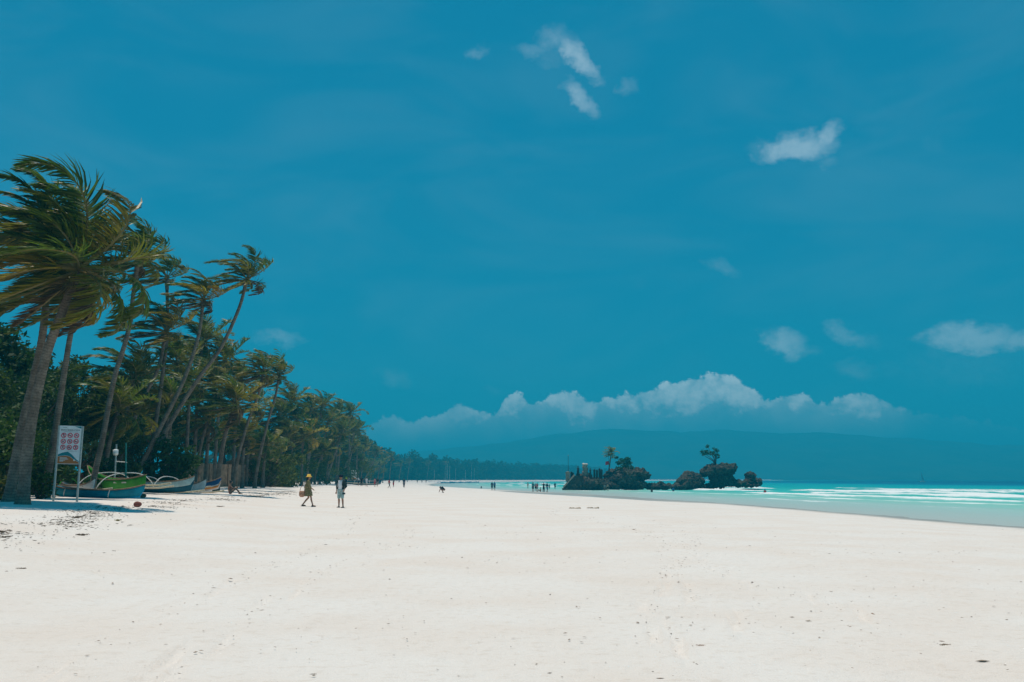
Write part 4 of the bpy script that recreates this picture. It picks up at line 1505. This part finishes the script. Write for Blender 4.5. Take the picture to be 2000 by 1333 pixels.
M_THATCH = simple('thatch', (.16, .11, .06), .95, .05, .4, 5, .5)
house('beach_hut', place(505, 936, 118), 6, 4, 2.6, M_TAN, M_THATCH, 'thatched beach hut in the shade under the slender palms', rz=R(-15))
M_REDROOF = simple('red_roof', (.38, .07, .05), .8, .2); M_CREAM = simple('cream_wall', (.55, .46, .36), .85, .1)
for (x, y, d, w, lab) in [(885, 913, 1120, 14, 'house with red roof rising above the far shore wood'), (1042, 916, 1500, 26, 'long cream house above the far shore wood, left of two'), (1082, 916, 1560, 22, 'cream house above the far shore wood, right of two'),
                          (1011, 924, 1230, 9, 'small white-walled house among the far shore trees')]:
    q = at(x, y, d)
    g = float(gz(q.x, q.y))
    hh = max(3.5, q.z - g)
    house('far_house', (q.x, q.y, g), w, 8, hh, M_CREAM if w > 10 else M_WHITE, M_REDROOF if x == 885 else M_THATCH, lab, rz=.1, roof_h=3, wins=4, storeys=max(1, int(hh / 3.3)))

# ---- sailing outriggers moored off the far beach
def sailboat(px, py, d, h, label, sail=False, group=None, L=7.0):
    q = at(px, py, d); q.z = WATER
    root = empty('moored_sailboat' if not sail else 'sailing_boat', q, label, 'sailboat', group)
    rg = hull_rings(L, .8, .8, .4, .4, 14)
    V, Fc = hull_strip(rg, 0, 1, 3); obj('hull', mesh('hull', V, Fc, M_LBLUE if not sail else M_BWHITE), root).location = (0, 0, -.15)
    MB().tube([(0, 0, 0), (0, 0, h)], [.09, .06], 6).build('mast', M_BWHITE, root)
    for s in (-1, 1):
        MB().tube([(-2.5, s * 2, .05), (2.5, s * 2, .05)], .09, 6).build('outrigger_float', M_BAMBOO, root)
    for x in (-1.2, 1.2): MB().tube([(x, -2, .1), (x, 0, .8), (x, 2, .1)], .05, 6).build('outrigger_beam', M_BWHITE, root)
    if sail:
        s_ = MB().prism([(.1, .9), (2.4, 1.0), (.15, h * .98)], -.02, .02).build('sail', M_BWHITE, root)


for i, (x, d, h) in enumerate([(848, 640, 9), (871, 600, 10.5), (874, 620, 12), (878, 610, 11.5), (890, 640, 9.5), (909, 660, 8.5), (921, 700, 12), (926, 690, 10)]):
    sailboat(x, 944, d, h, '%s bare-masted sailboat from the left, moored off the far beach' % ORD[i], group='bare-masted sailboats off the far beach')
sailboat(1800, 940, 900, 9, 'white sailing boat far out on the deep blue sea', sail=True)


# ================================================================== BEACH DEBRIS
M_WEED = simple('dry_seaweed', (.14, .10, .068), .95, .05, .4, 12)
M_BIT = simple('beach_litter', (.32, .20, .135), .95, .05, .5, 14)
M_TWIG = simple('driftwood', (.33, .245, .18), .9, .05, .3, 12)


def flakes(name, P, size, mat, label, seed):
    """lots of small curled bits lying on the sand: real, low, thick little chips"""
    r = np.random.RandomState(seed)
    n = len(P)
    a = r.uniform(0, 6.28, n); s = size * r.lognormal(0, .45, n); asp = r.uniform(.15, .45, n); hgt = s * r.uniform(.06, .24, n)
    z = gz(P[:, 0], P[:, 1])
    ux = np.stack([np.cos(a), np.sin(a)], 1); uy = np.stack([-np.sin(a), np.cos(a)], 1)
    V = np.zeros((n, 6, 3))
    for k, (u, v, w) in enumerate([(-1, 0, 0), (0, -1, 0), (1, 0, 0), (0, 1, 0), (.15, .1, 1), (-.2, 0, -.6)]):
        V[:, k, :2] = P + ux * (u * s)[:, None] + uy * (v * s * asp)[:, None]
        V[:, k, 2] = z + w * hgt + .012
    T_ = []
    for (i, j, k) in [(0, 1, 4), (1, 2, 4), (2, 3, 4), (3, 0, 4), (1, 0, 5), (2, 1, 5), (3, 2, 5), (0, 3, 5)]:
        T_.append(np.stack([np.arange(n) * 6 + i, np.arange(n) * 6 + j, np.arange(n) * 6 + k], 1))
    me = np_mesh(name, V.reshape(-1, 3), np.concatenate(T_), mat, False)
    tag(obj(name, me), label, kind='stuff')


rs = np.random.RandomState(5)
# scattered bits over the dry sand, thicker in drifts
n = 9000
Y = 5 + rs.rand(n) ** 1.6 * 85; X = rs.uniform(-.62, .62, n) * (Y + 6)
keep = (fbm(X * .09, Y * .16, 3) + rs.normal(0, .25, n) > .12) & (X > XL(Y)) & (X < XW(Y) - 2)
flakes('sand_litter', np.stack([X, Y], 1)[keep], .016, M_BIT, 'scattered bits of shell, bark and weed on the sand', 1)
n = 2600
Y = 6 + rs.rand(n) ** 1.4 * 50; X = rs.uniform(-.62, .62, n) * (Y + 6)
keep = (fbm(X * .06 + 40, Y * .1, 3) + rs.normal(0, .2, n) > .42) & (X > XL(Y) + 1) & (X < XW(Y) - 4)
flakes('dark_litter', np.stack([X, Y], 1)[keep], .016, M_TWIG, 'dark twigs and pebbles strewn over the near sand', 2)
# bits caught in the footprint trails
TP = []
for (p, q, wob) in trails:
    p = np.array(p, float); q = np.array(q, float); L_ = np.linalg.norm(q - p); dv = (q - p) / L_; nv = np.array([-dv[1], dv[0]])
    for k in range(int(L_ * 5)):
        s_ = rs.rand() * L_
        TP.append(p + dv * s_ + nv * (wob * 3 * math.sin(s_ * .21) + rs.normal(0, .16)))
flakes('footprint_litter', np.array(TP), .017, M_BIT, 'brown bits caught in the trails of footprints', 4)
# the wrack line of weed left by the tide
wl = [(0, 1052), (60, 1032), (130, 1014), (200, 1004), (290, 988), (370, 980), (440, 974), (520, 967), (560, 962)]
wp = [hit(*p) for p in wl]
wy = np.array([p.y for p in wp]); wx = np.array([p.x for p in wp])
o_ = np.argsort(wy); wy = wy[o_]; wx = wx[o_]
n = 13000
Y = rs.uniform(wy[0] - 6, wy[-1] + 8, n)
X = np.interp(Y, wy, wx) + rs.normal(0, 1, n) * (.22 + .7 * rs.rand(n)) + .4 * np.sin(Y * .5)
keep = fbm(X * .5, Y * .35, 3) + rs.normal(0, .18, n) > .08
flakes('wrack_line', np.stack([X, Y], 1)[keep], .034, M_WEED, 'brown line of seaweed left by the tide along the left beach', 3)


def clump(px, py, w, label, mat, seed, name='seaweed_clump', cat='seaweed'):
    p = hit(px, py); s = w * p.y / F
    r = random.Random(seed)
    mb = MB()
    for i in range(26):
        a = r.uniform(0, 6.28); q = r.random() ** .7 * s * .5
        c = Vector((q * math.cos(a), q * math.sin(a) * .7, .01))
        e = r.uniform(0, 6.28); l = s * r.uniform(.12, .3)
        mb.tube([c, c + Vector((l * math.cos(e) * .5, l * math.sin(e) * .5, s * r.uniform(.03, .09))), c + Vector((l * math.cos(e), l * math.sin(e), .0))], s * .022, 5)
    mb.ell((0, 0, .0), (s * .26, s * .2, s * .06), 9, 6)
    o = mb.build(name, mat); o.location = p
    tag(o, label, cat)


clump(160, 1046, 24, 'dark heap of seaweed nearest the left tide line', M_WEED, 1)
clump(8, 1050, 18, 'dark seaweed clump cut by the left edge of the picture', M_WEED, 2)
clump(40, 1113, 18, 'small dark seaweed clump alone on the sand lower left', M_WEED, 3)
clump(222, 1078, 10, 'tiny dark twig clump right of the dark seaweed heap', M_WEED, 4)
clump(230, 1017, 16, 'yellowish weed clump on the tide line', simple('yellow_weed', (.19, .16, .03), .9), 5)
clump(430, 990, 14, 'brown weed clump on the sand below the seated bather', M_WEED, 6)
clump(150, 1012, 22, 'brown weed clump along the tide line near the sign', M_WEED, 9)
clump(1845, 1263, 22, 'dark twig clump on the sand lower right', M_TWIG, 7)
clump(613, 1320, 12, 'dark pebbly clump at the bottom edge of the sand', M_TWIG, 10)
clump(1368, 1263, 14, 'pinkish shell clump on the sand right of the middle', simple('shell', (.45, .28, .2), .8), 11)
for (px, py, w, lab) in [(1122, 994, 26, 'low sandy heap left of two on the mid beach'), (1158, 993, 24, 'low sandy heap right of two on the mid beach')]:
    p = hit(px, py); s = w * p.y / F
    mb = MB()
    rr = random.Random(px)
    for i in range(9): mb.ell((rr.uniform(-.5, .5) * s, rr.uniform(-.2, .2) * s, 0), (s * rr.uniform(.08, .2), s * .15, s * rr.uniform(.05, .12)), 8, 6)
    o = obj('sand_heap', remeshed(mb, s * .03, 'sand_heap', simple('damp_sand_heap', (.42, .33, .25), .95, .05, .3, 6, .4), 1)); o.location = p
    tag(o, lab, 'sand heap')
for (px, py, m_, lab) in [(268, 991, simple('husk_red', (.20, .06, .04), .85), 'reddish coconut husk on the tide line left of the boats'), (279, 973, simple('husk_brown', (.13, .10, .06), .9), 'brown coconut husk on the sand below the green boat')]:
    p = hit(px, py)
    o = MB().ell((0, 0, .10), (.15, .12, .12), 12, 8).ell((.10, 0, .11), (.08, .08, .08), 8, 6).build('coconut_husk', m_, None, True); o.location = p
    tag(o, lab, 'coconut')


# ================================================================== PEOPLE
SKIN = {k: simple('skin_' + k, c, .55, .3, .08, 12, .05) for k, c in dict(tan=(.34, .17, .105), fair=(.46, .26, .18), brown=(.20, .095, .06)).items()}
M_HAIR = simple('dark_hair', (.012, .010, .009), .5, .3, .2, 30)
_cloth = {}


def cloth(c, pattern=None):
    k = (tuple(c), pattern)
    if k in _cloth: return _cloth[k]
    m, t, out = new_mat('cloth')
    co = t.add('ShaderNodeTexCoord').outputs['Object']
    n = t.noise(co, 14, 4, .6)
    base = t.mix(n, tuple(x * .75 for x in c), tuple(min(1, x * 1.2) for x in c))
    if pattern:
        vo = t.add('ShaderNodeTexVoronoi'); vo.inputs['Scale'].default_value = 13
        t.l.new(co, vo.inputs['Vector'])
        base = t.mix(t.smooth(vo.outputs['Distance'], .42, .30), base, pattern)
    t.l.new(principled(t, base, .85, .1, t.bump(n, .5, .02)), out.inputs[0])
    _cloth[k] = m
    return m


def pose(kind):
    """joint positions of a 1.70 m figure facing +y"""
    J = dict(pel=(0, 0, .93), che=(0, 0, 1.22), nek=(0, -.01, 1.44), hed=(0, .025, 1.585),
             hl=(-.09, 0, .90), hr=(.09, 0, .90), kl=(-.10, .02, .49), kr=(.10, .02, .49), al=(-.10, -.02, .075), ar=(.10, -.02, .075),
             sl=(-.175, 0, 1.37), sr=(.175, 0, 1.37), el=(-.235, -.03, 1.10), er=(.235, -.03, 1.10), wl=(-.235, .06, .86), wr=(.235, .06, .86))
    if kind == 'walk':
        J.update(kl=(-.09, .17, .50), al=(-.09, .27, .085), kr=(.09, .03, .48), ar=(.09, -.27, .12), el=(-.22, -.12, 1.11), wl=(-.24, -.14, .87), er=(.22, .06, 1.10), wr=(.20, .24, .95))
    if kind == 'stand_turn':
        J.update(kl=(-.13, .05, .49), al=(-.15, .0, .075), kr=(.11, .0, .49), ar=(.13, -.06, .075), el=(-.27, -.06, 1.12), wl=(-.25, .10, .93), er=(.24, -.02, 1.09), wr=(.23, .05, .84))
    if kind == 'sit':
        J.update(pel=(0, 0, .12), che=(0, -.06, .42), nek=(0, -.02, .66), hed=(0, .03, .80), hl=(-.09, .02, .12), hr=(.09, .02, .12), kl=(-.11, .34, .42), kr=(.12, .38, .40),
                 al=(-.11, .58, .08), ar=(.12, .66, .08), sl=(-.17, -.04, .58), sr=(.17, -.04, .58), el=(-.20, .14, .40), er=(.20, .16, .40), wl=(-.08, .36, .46), wr=(.08, .38, .45))
    if kind == 'crouch':
        J.update(pel=(0, -.10, .36), che=(0, .10, .58), nek=(0, .28, .68), hed=(0, .40, .66), hl=(-.09, -.08, .36), hr=(.09, -.08, .36), kl=(-.16, .26, .40), kr=(.16, .26, .40),
                 al=(-.13, .02, .075), ar=(.13, .02, .075), sl=(-.17, .22, .64), sr=(.17, .22, .64), el=(-.20, .38, .44), er=(.20, .38, .44), wl=(-.12, .50, .18), wr=(.12, .50, .18))
    if kind == 'arms_up':
        J.update(el=(-.33, .04, 1.30), wl=(-.28, .16, 1.50), er=(.33, .04, 1.28), wr=(.30, .18, 1.46))
    return {k: Vector(v) for k, v in J.items()}


def body_shapes(J, fine, slim=1.0):
    mb = MB()
    n = 12 if fine else 8
    s = slim
    mb.ell(J['pel'] + Vector((0, 0, .02)), (.150 * s, .115 * s, .13), n, 8)
    mb.cone(J['pel'], J['che'], .115 * s, .130 * s, n)
    mb.ell(J['che'] + (J['nek'] - J['che']) * .35, (.155 * s, .110 * s, .16), n, 8)
    mb.cone(J['sl'], J['sr'], .062 * s, .062 * s, n)
    mb.cone(J['nek'] - Vector((0, 0, .06)), J['hed'] - Vector((0, 0, .05)), .055, .050, n)
    up = (J['hed'] - J['nek']).normalized()
    mb.ell(J['hed'], (.074, .092, .112), n, 10)
    mb.ell(J['hed'] + Vector((0, .03, -.06)), (.055, .06, .055), n, 6)
    mb.cone(J['hed'] + Vector((0, .088, .01)), J['hed'] + Vector((0, .108, -.022)), .010, .015, 6)     # nose
    for x in (-1, 1): mb.ell(J['hed'] + Vector((x * .076, 0, -.005)), (.012, .022, .030), 6, 6)           # ears
    mb.ell(J['hed'] + Vector((0, .092, -.055)), (.026, .010, .009), 6, 4)                                 # mouth
    for a in 'lr':
        sx = -1 if a == 'l' else 1
        mb.cone(J['h' + a], J['k' + a], .082 * s, .052 * s, n)
        mid = J['k' + a].lerp(J['a' + a], .3) + Vector((0, -.018, 0))
        mb.cone(J['k' + a], mid, .050 * s, .052 * s, n); mb.cone(mid, J['a' + a], .052 * s, .034, n)
        f = J['a' + a]
        mb.cone(f + Vector((0, -.04, -.03)), f + Vector((sx * .02, .13, -.048)), .036, .026, n)
        mb.ell(f + Vector((sx * .02, .09, -.045)), (.046, .085, .026), n, 6)
        mb.cone(J['s' + a], J['e' + a], .050 * s, .039 * s, n); mb.cone(J['e' + a], J['w' + a], .038 * s, .026, n)
        w = J['w' + a]; dv = (w - J['e' + a]).normalized()
        sd = dv.cross(Vector((0, 1, .2))).normalized()
        nr = sd.cross(dv)
        mb.cone(w, w + dv * .055, .026, .034, 8)
        if fine:
            for i, (o, l) in enumerate([(-.027, .062), (-.009, .074), (.009, .070), (.027, .054)]):
                b = w + dv * .075 + sd * o
                k = b + dv * l * .5 + nr * .006
                mb.cone(w + dv * .045 + sd * o * .8, b, .010, .0095, 6); mb.cone(b, k, .0095, .009, 6); mb.cone(k, k + dv * l * .45 + nr * .022, .009, .0075, 6)
            tb = w + dv * .025 + sd * .028 * sx
            mb.cone(tb, tb + (sd * sx * .7 + dv * .7) * .042, .012, .011, 6); mb.cone(tb + (sd * sx * .7 + dv * .7) * .042, tb + (sd * sx * .35 + dv) * .072, .011, .008, 6)
        else:
            mb.ell(w + dv * .09, (.030, .022, .05), 8, 6)
    return mb


def garment(J, kind, slim=1.0, n=10):
    mb = MB(); s = slim
    if kind in ('shirt', 'tank', 'open_shirt', 'vest'):
        mb.ell(J['pel'] + Vector((0, 0, .06)), (.165 * s, .13 * s, .12), n, 8)
        mb.cone(J['pel'] + (J['che'] - J['pel']) * .2, J['che'], .132 * s, .146 * s, n)
        mb.ell(J['che'] + (J['nek'] - J['che']) * .35, (.172 * s, .127 * s, .165), n, 8)
        if kind != 'tank':
            mb.cone(J['sl'], J['sr'], .074 * s, .074 * s, n)
            for a in 'lr':
                k = J['s' + a].lerp(J['e' + a], .75 if kind != 'open_shirt' else 1.0)
                mb.cone(J['s' + a], k, .066 * s, .058 * s, n)
                if kind == 'open_shirt': mb.cone(J['e' + a], J['e' + a].lerp(J['w' + a], .35), .056, .05, n)
    elif kind in ('shorts', 'trunks', 'trousers'):
        mb.ell(J['pel'] + Vector((0, 0, .02)), (.170 * s, .135 * s, .125), n, 8)
        f = dict(shorts=.88, trunks=.5, trousers=1.0)[kind]
        for a in 'lr':
            mb.cone(J['h' + a], J['h' + a].lerp(J['k' + a], f), .102 * s, .084 * s, n)
            if kind == 'trousers': mb.cone(J['k' + a], J['k' + a].lerp(J['a' + a], .9), .075, .058, n)
    elif kind == 'bikini':
        mb.ell(J['pel'], (.162 * s, .126 * s, .10), n, 8)
        mb.ell(J['che'] + Vector((0, .02, .02)), (.158 * s, .125 * s, .055), n, 6)
    elif kind == 'dress':
        c = J['pel']
        mb.ell(J['che'] + (J['nek'] - J['che']) * .35, (.175 * s, .13 * s, .16), n, 8)
        mb.cone(J['che'], c, .145 * s, .160 * s, n)
        mb.tube([c + Vector((0, 0, .12)), c + Vector((0, 0, -.05)), c + Vector((0, .02, -.22)), c + Vector((0, .03, -.36))], [.16, .19, .215, .235], 14)
        mb.cone(J['sl'], J['sr'], .074, .074, n)
        for a in 'lr': mb.cone(J['s' + a], J['e' + a], .075, .082, n); mb.cone(J['e' + a], J['e' + a].lerp(J['w' + a], .3), .082, .07, n)
    return mb


def person(px, py, label, facing, h=1.68, kind='stand', wear=(), hair='short', skin='tan', fine=False, hat=None, at_water=False, sink=0.0, group=None, slim=1.0, pos=None):
    p = Vector(pos) if pos is not None else hit(px, py)
    p.z -= sink
    root = empty('person', p, label, 'person', group, rz=facing)
    s = h / 1.70
    root.scale = (s, s, s)
    J = pose(kind)
    vx = .0095 if fine else .024
    obj('body', remeshed(body_shapes(J, fine, slim), vx, 'body', SKIN[skin], 1 if fine else 2), root)
    H = J['hed']
    if hair:
        mb = MB()
        mb.ell(H + Vector((0, -.018, .022)), (.084, .098, .108), 12, 10)
        if hair == 'long':
            mb.cone(H + Vector((0, -.06, 0)), H + Vector((0, -.10, -.26)), .075, .055, 10)
        if hair == 'bun': mb.ell(H + Vector((0, -.08, .09)), .05, 10, 8)
        me = remeshed(mb, vx, 'hair', M_HAIR, 1)
        obj('hair', me, root)
    for (gk, c, *pat) in wear:
        nm = dict(open_shirt='overshirt', bikini='swimsuit', tank='top').get(gk, gk)
        me = remeshed(garment(J, gk, slim * (1.10 if gk == 'open_shirt' else 1.0)), vx * 1.1, nm, cloth(c, pat[0] if pat else None), 1)
        if gk == 'open_shirt':      # open down the front
            bm = bmesh.new(); bm.from_mesh(me)
            kill = [f for f in bm.faces if abs(f.calc_center_median().x) < .115 and f.calc_center_median().y > .03]
            bmesh.ops.delete(bm, geom=kill, context='FACES'); bm.to_mesh(me); bm.free()
        obj(nm, me, root)
    if hat:
        hk, c = hat
        mb = MB()
        if hk == 'bucket':
            mb.tube([H + Vector((0, 0, .015)), H + Vector((0, 0, .05)), H + Vector((0, 0, .07)), H + Vector((0, -.005, .15)), H + Vector((0, -.005, .175))], [.175, .145, .112, .096, .06], 20)
        elif hk == 'cap':
            mb.tube([H + Vector((0, -.01, .02)), H + Vector((0, -.01, .08)), H + Vector((0, -.01, .125)), H + Vector((0, -.01, .145))], [.108, .110, .095, .05], 18)
            mb.box(H + Vector((0, .125, .035)), (.15, .14, .018))
        elif hk == 'straw':
            mb.tube([H + Vector((0, 0, .05)), H + Vector((0, 0, .065)), H + Vector((0, 0, .075)), H + Vector((0, 0, .17))], [.22, .21, .10, .085], 18)
        mb.build('hat', cloth(c), root, True)
    return root


# ---- the two walkers in the middle of the sand
fw = R(-78)       # walking to the right
w = person(601, 990, 'woman in yellow bucket hat and olive dress walking right', fw, 1.64, 'walk', wear=[('dress', (.17, .155, .07), (.34, .25, .15))], hair='long', skin='tan', fine=True, hat=('bucket', (.85, .50, .09)), slim=.95)
J = pose('walk')
for a in 'lr':
    f = J['a' + a]
    MB().box(f + Vector((0, .04, -.082)), (.10, .27, .028)).ell(f + Vector((0, .10, -.055)), (.05, .06, .025), 10, 6).build('sandal', simple('black_rubber', (.02, .02, .02), .7), w)
bg = empty('straw_bag', Vector(w.location) + Vector((-.30, -.10, .52)), 'straw shoulder bag hanging behind the woman in the yellow hat', 'bag')
mb = MB()
mb.tube([(0, 0, -.02), (0, 0, .06), (0, 0, .20), (0, 0, .30)], [.09, .15, .155, .13], 16)
mb.build('pouch', cloth((.42, .24, .15), (.30, .12, .08)), bg, True)
MB().tube([(-.12, 0, .28), (-.06, 0, .50), (.06, 0, .66), (.16, .02, .78), (.12, 0, .50), (.12, 0, .28)], .014, 6).build('strap', cloth((.30, .17, .11)), bg)

mn = person(665, 992, 'man in dark cap, open dark shirt and light shorts facing the camera', R(160), 1.75, 'stand_turn', wear=[('shirt', (.78, .80, .82)), ('open_shirt', (.025, .045, .048)), ('shorts', (.30, .46, .45), (.48, .56, .54))], hair='short', skin='tan', fine=True, hat=('cap', (.010, .020, .045)), slim=1.05)
J = pose('stand_turn')
for a in 'lr':
    f = J['a' + a]
    MB().box(f + Vector((0, .04, -.075)), (.10, .28, .026)).ell(f + Vector((0, .10, -.05)), (.052, .06, .025), 10, 6).build('sandal', simple('brown_rubber', (.03, .02, .018), .7), mn)
wr_ = mn.matrix_basis @ (J['wl'] + Vector((0, 0, -.10)))
cmo = empty('camera_bag', wr_ + Vector((0, -.03, -.09)), 'small dark camera in the hand of the man in the cap', 'camera')
MB().box((0, 0, 0), (.14, .08, .09)).build('body', M_INK, cmo)
MB().tube([(0, -.03, 0), (0, -.10, 0)], .035, 12).build('lens', M_INK, cmo)
bp = empty('backpack', mn.matrix_basis @ Vector((.02, -.26, 1.05)), 'grey backpack on the shoulders of the man in the cap', 'backpack', rz=R(160))
mb = MB().ell((0, 0, .05), (.15, .10, .24), 12, 10).ell((0, -.07, -.02), (.11, .06, .13), 10, 8)
obj('pack', remeshed(mb, .02, 'pack', cloth((.16, .18, .18)), 1), bp)
for x in (-1, 1): MB().tube([(x * .10, .06, .22), (x * .13, .20, .33), (x * .14, .34, .26), (x * .14, .36, .05), (x * .12, .12, -.08)], .018, 6).build('strap', cloth((.55, .55, .55)), bp)

person(450, 966, 'bather with dark hair sitting on the sand, knees drawn up', R(-80), 1.66, 'sit', wear=[('bikini', (.30, .04, .05))], hair='bun', skin='tan', fine=True)
person(866, 963, 'person in black crouching on the open sand', R(100), 1.68, 'crouch', wear=[('shirt', (.015, .015, .017)), ('shorts', (.16, .085, .06))], hair='short', skin='brown')

C_ = dict(black=(.015, .015, .018), white=(.6, .6, .6), red=(.42, .03, .04), blue=(.03, .12, .28), teal=(.02, .22, .22), navy=(.012, .02, .05), yellow=(.75, .80, .04), grey=(.2, .2, .2), pink=(.5, .18, .18), green=(.03, .14, .05))
# (px, feet py, facing deg, height, pose, top, bottom, label, skin)
CROWD = [
    (961, 958, 20, 1.70, 'stand', ('shirt', 'navy'), ('shorts', 'navy'), 'person in dark clothes left of a pair at the water edge', 'tan'),
    (966, 958, -30, 1.72, 'stand', ('shirt', 'blue'), ('shorts', 'black'), 'person in blue top right of a pair at the water edge', 'tan'),
    (940, 955, 0, 1.40, 'crouch', ('tank', 'black'), ('trunks', 'black'), 'person crouching alone in the far shallows', 'tan'),
    (1031, 955, 40, 1.65, 'stand', ('bikini', 'pink'), None, 'bare-skinned bather leftmost of the group by the tidal pool', 'fair'),
    (1041, 961, 150, 1.82, 'stand', ('shirt', 'teal'), ('shorts', 'navy'), 'tall person in teal top in the tidal pool group', 'tan'),
    (1046, 959, 170, 1.60, 'stand', ('shirt', 'grey'), ('shorts', 'black'), 'person in grey just right of the teal top bather', 'brown'),
    (1049, 960, -20, 1.68, 'stand', ('shirt', 'red'), ('shorts', 'grey'), 'person in red top in the tidal pool group', 'tan'),
    (1055.5, 961, 90, 1.60, 'sit', ('bikini', 'red'), None, 'child in red sitting at the tidal pool', 'tan'),
    (1062, 962, 10, 1.74, 'arms_up', ('shirt', 'black'), ('trousers', 'black'), 'person all in black in the tidal pool group', 'tan'),
    (1068.5, 962, -40, 1.70, 'walk', ('shirt', 'navy'), ('shorts', 'blue'), 'person in navy walking at the right of the tidal pool group', 'tan'),
    (1073, 956, 30, 1.30, 'stand', ('shirt', 'teal'), ('shorts', 'navy'), 'child wading right of the tidal pool group', 'tan'),
    (1084, 956, 0, 1.62, 'stand', ('shirt', 'navy'), ('shorts', 'navy'), 'dark bather standing in the surf left of the stone stair', 'brown'),
    (789, 953, 0, 1.70, 'stand', ('shirt', 'navy'), ('trousers', 'navy'), 'person in dark blue standing alone on the far sand', 'tan'),
    (760, 954, -60, 1.62, 'walk', ('shirt', 'red'), ('shorts', 'black'), 'person in red walking left on the far sand', 'brown'),
    (768.5, 952, 60, 1.60, 'stand', ('tank', 'grey'), ('shorts', 'red'), 'person in grey top right of the red walker', 'brown'),
    (676, 947, 180, 1.72, 'stand', ('shirt', 'yellow'), ('trousers', 'navy'), 'person in a bright yellow vest behind the man in the cap', 'brown'),
    (700, 949, 90, 1.68, 'stand', ('shirt', 'white'), ('shorts', 'navy'), 'person in white top left of the crowd by the grove end', 'tan'),
    (706, 950, 20, 1.70, 'stand', ('shirt', 'black'), ('trousers', 'black'), 'person in black among the crowd by the grove end', 'tan'),
    (716, 951, -40, 1.66, 'walk', ('shirt', 'white'), ('shorts', 'white'), 'person all in white walking by the grove end', 'tan'),
    (732, 951, 60, 1.66, 'stand', ('shirt', 'pink'), ('shorts', 'red'), 'person in pink top on the sand beyond the grove', 'tan'),
    (737, 951, 0, 1.70, 'walk', ('shirt', 'black'), ('shorts', 'grey'), 'person in black top beside the person in pink', 'tan'),
    (815, 944, 10, 1.68, 'stand', ('shirt', 'black'), ('shorts', 'black'), 'tiny figure in black on the far waterline', 'tan'),
    (824, 944, 10, 1.66, 'stand', ('shirt', 'grey'), ('shorts', 'navy'), 'tiny figure in grey on the far waterline', 'tan'),
    (832, 944, 10, 1.66, 'walk', ('shirt', 'red'), ('shorts', 'navy'), 'tiny figure in red on the far waterline', 'tan'),
    (483, 946, 120, 1.68, 'stand', ('shirt', 'white'), ('shorts', 'blue'), 'person in white under the palms right of the seated bather', 'tan'),
    (500, 943, 60, 1.68, 'stand', ('shirt', 'blue'), ('trousers', 'white'), 'person in blue top and white trousers under the palms', 'tan'),
    (522, 940, 20, 1.68, 'walk', ('shirt', 'white'), ('trousers', 'grey'), 'person in white and grey by the beach hut', 'tan'),
]
for (px, py, fa, h, k, tp, bt, lab, sk) in CROWD:
    wr = [(tp[0], C_[tp[1]])] + ([(bt[0], C_[bt[1]])] if bt else [])
    person(px, py, lab, R(fa), h, k, wear=wr, skin=sk, hair='short' if px % 2 else 'bun')
# waders by the rock and swimmers in the surf
for (px, py, d, fa, h, k, tp, lab, sk, sink) in [
        (1181, 957, 214, 30, 1.70, 'stand', ('shirt', 'grey'), 'wader in grey standing against the shrine rock', 'brown', .25),
        (1187, 958, 212, 10, 1.72, 'stand', ('trunks', 'black'), 'bare-backed wader in black trunks by the shrine rock', 'fair', .20),
        (1273, 960, 190, -40, 1.66, 'stand', ('tank', 'black'), 'swimmer with only head and shoulders out, left of three', 'tan', .95),
        (1315, 958, 200, 20, 1.70, 'stand', ('shirt', 'blue'), 'swimmer in blue shirt waist deep before the round boulder', 'tan', .75),
        (1494, 962, 168, 0, 1.68, 'stand', ('tank', 'red'), 'swimmer alone in the surf right of the pointed rock', 'brown', .85)]:
    q = at(px, py, d)
    person(px, py, lab, R(fa), h, k, wear=[(tp[0], C_[tp[1]])], skin=sk, hair='short', pos=(q.x, q.y, WATER), sink=sink)

# beach chairs / parked outriggers by the grove end
for i, (x, y, lab) in enumerate([(688, 947, 'teal outrigger boat parked under the palms at the grove end'), (712, 949, 'long teal outrigger boat on the sand by the far crowd')]):
    p = hit(x, y)
    boat(p + Vector((0, 2.5, .1)), R(-15 + 20 * i), 6.0, .9, .7, .4, .5, M_DTEAL, M_DTEAL, lab, arms=(.35, .65), span=1.6)

bpy.data.scenes.remove(_ts)
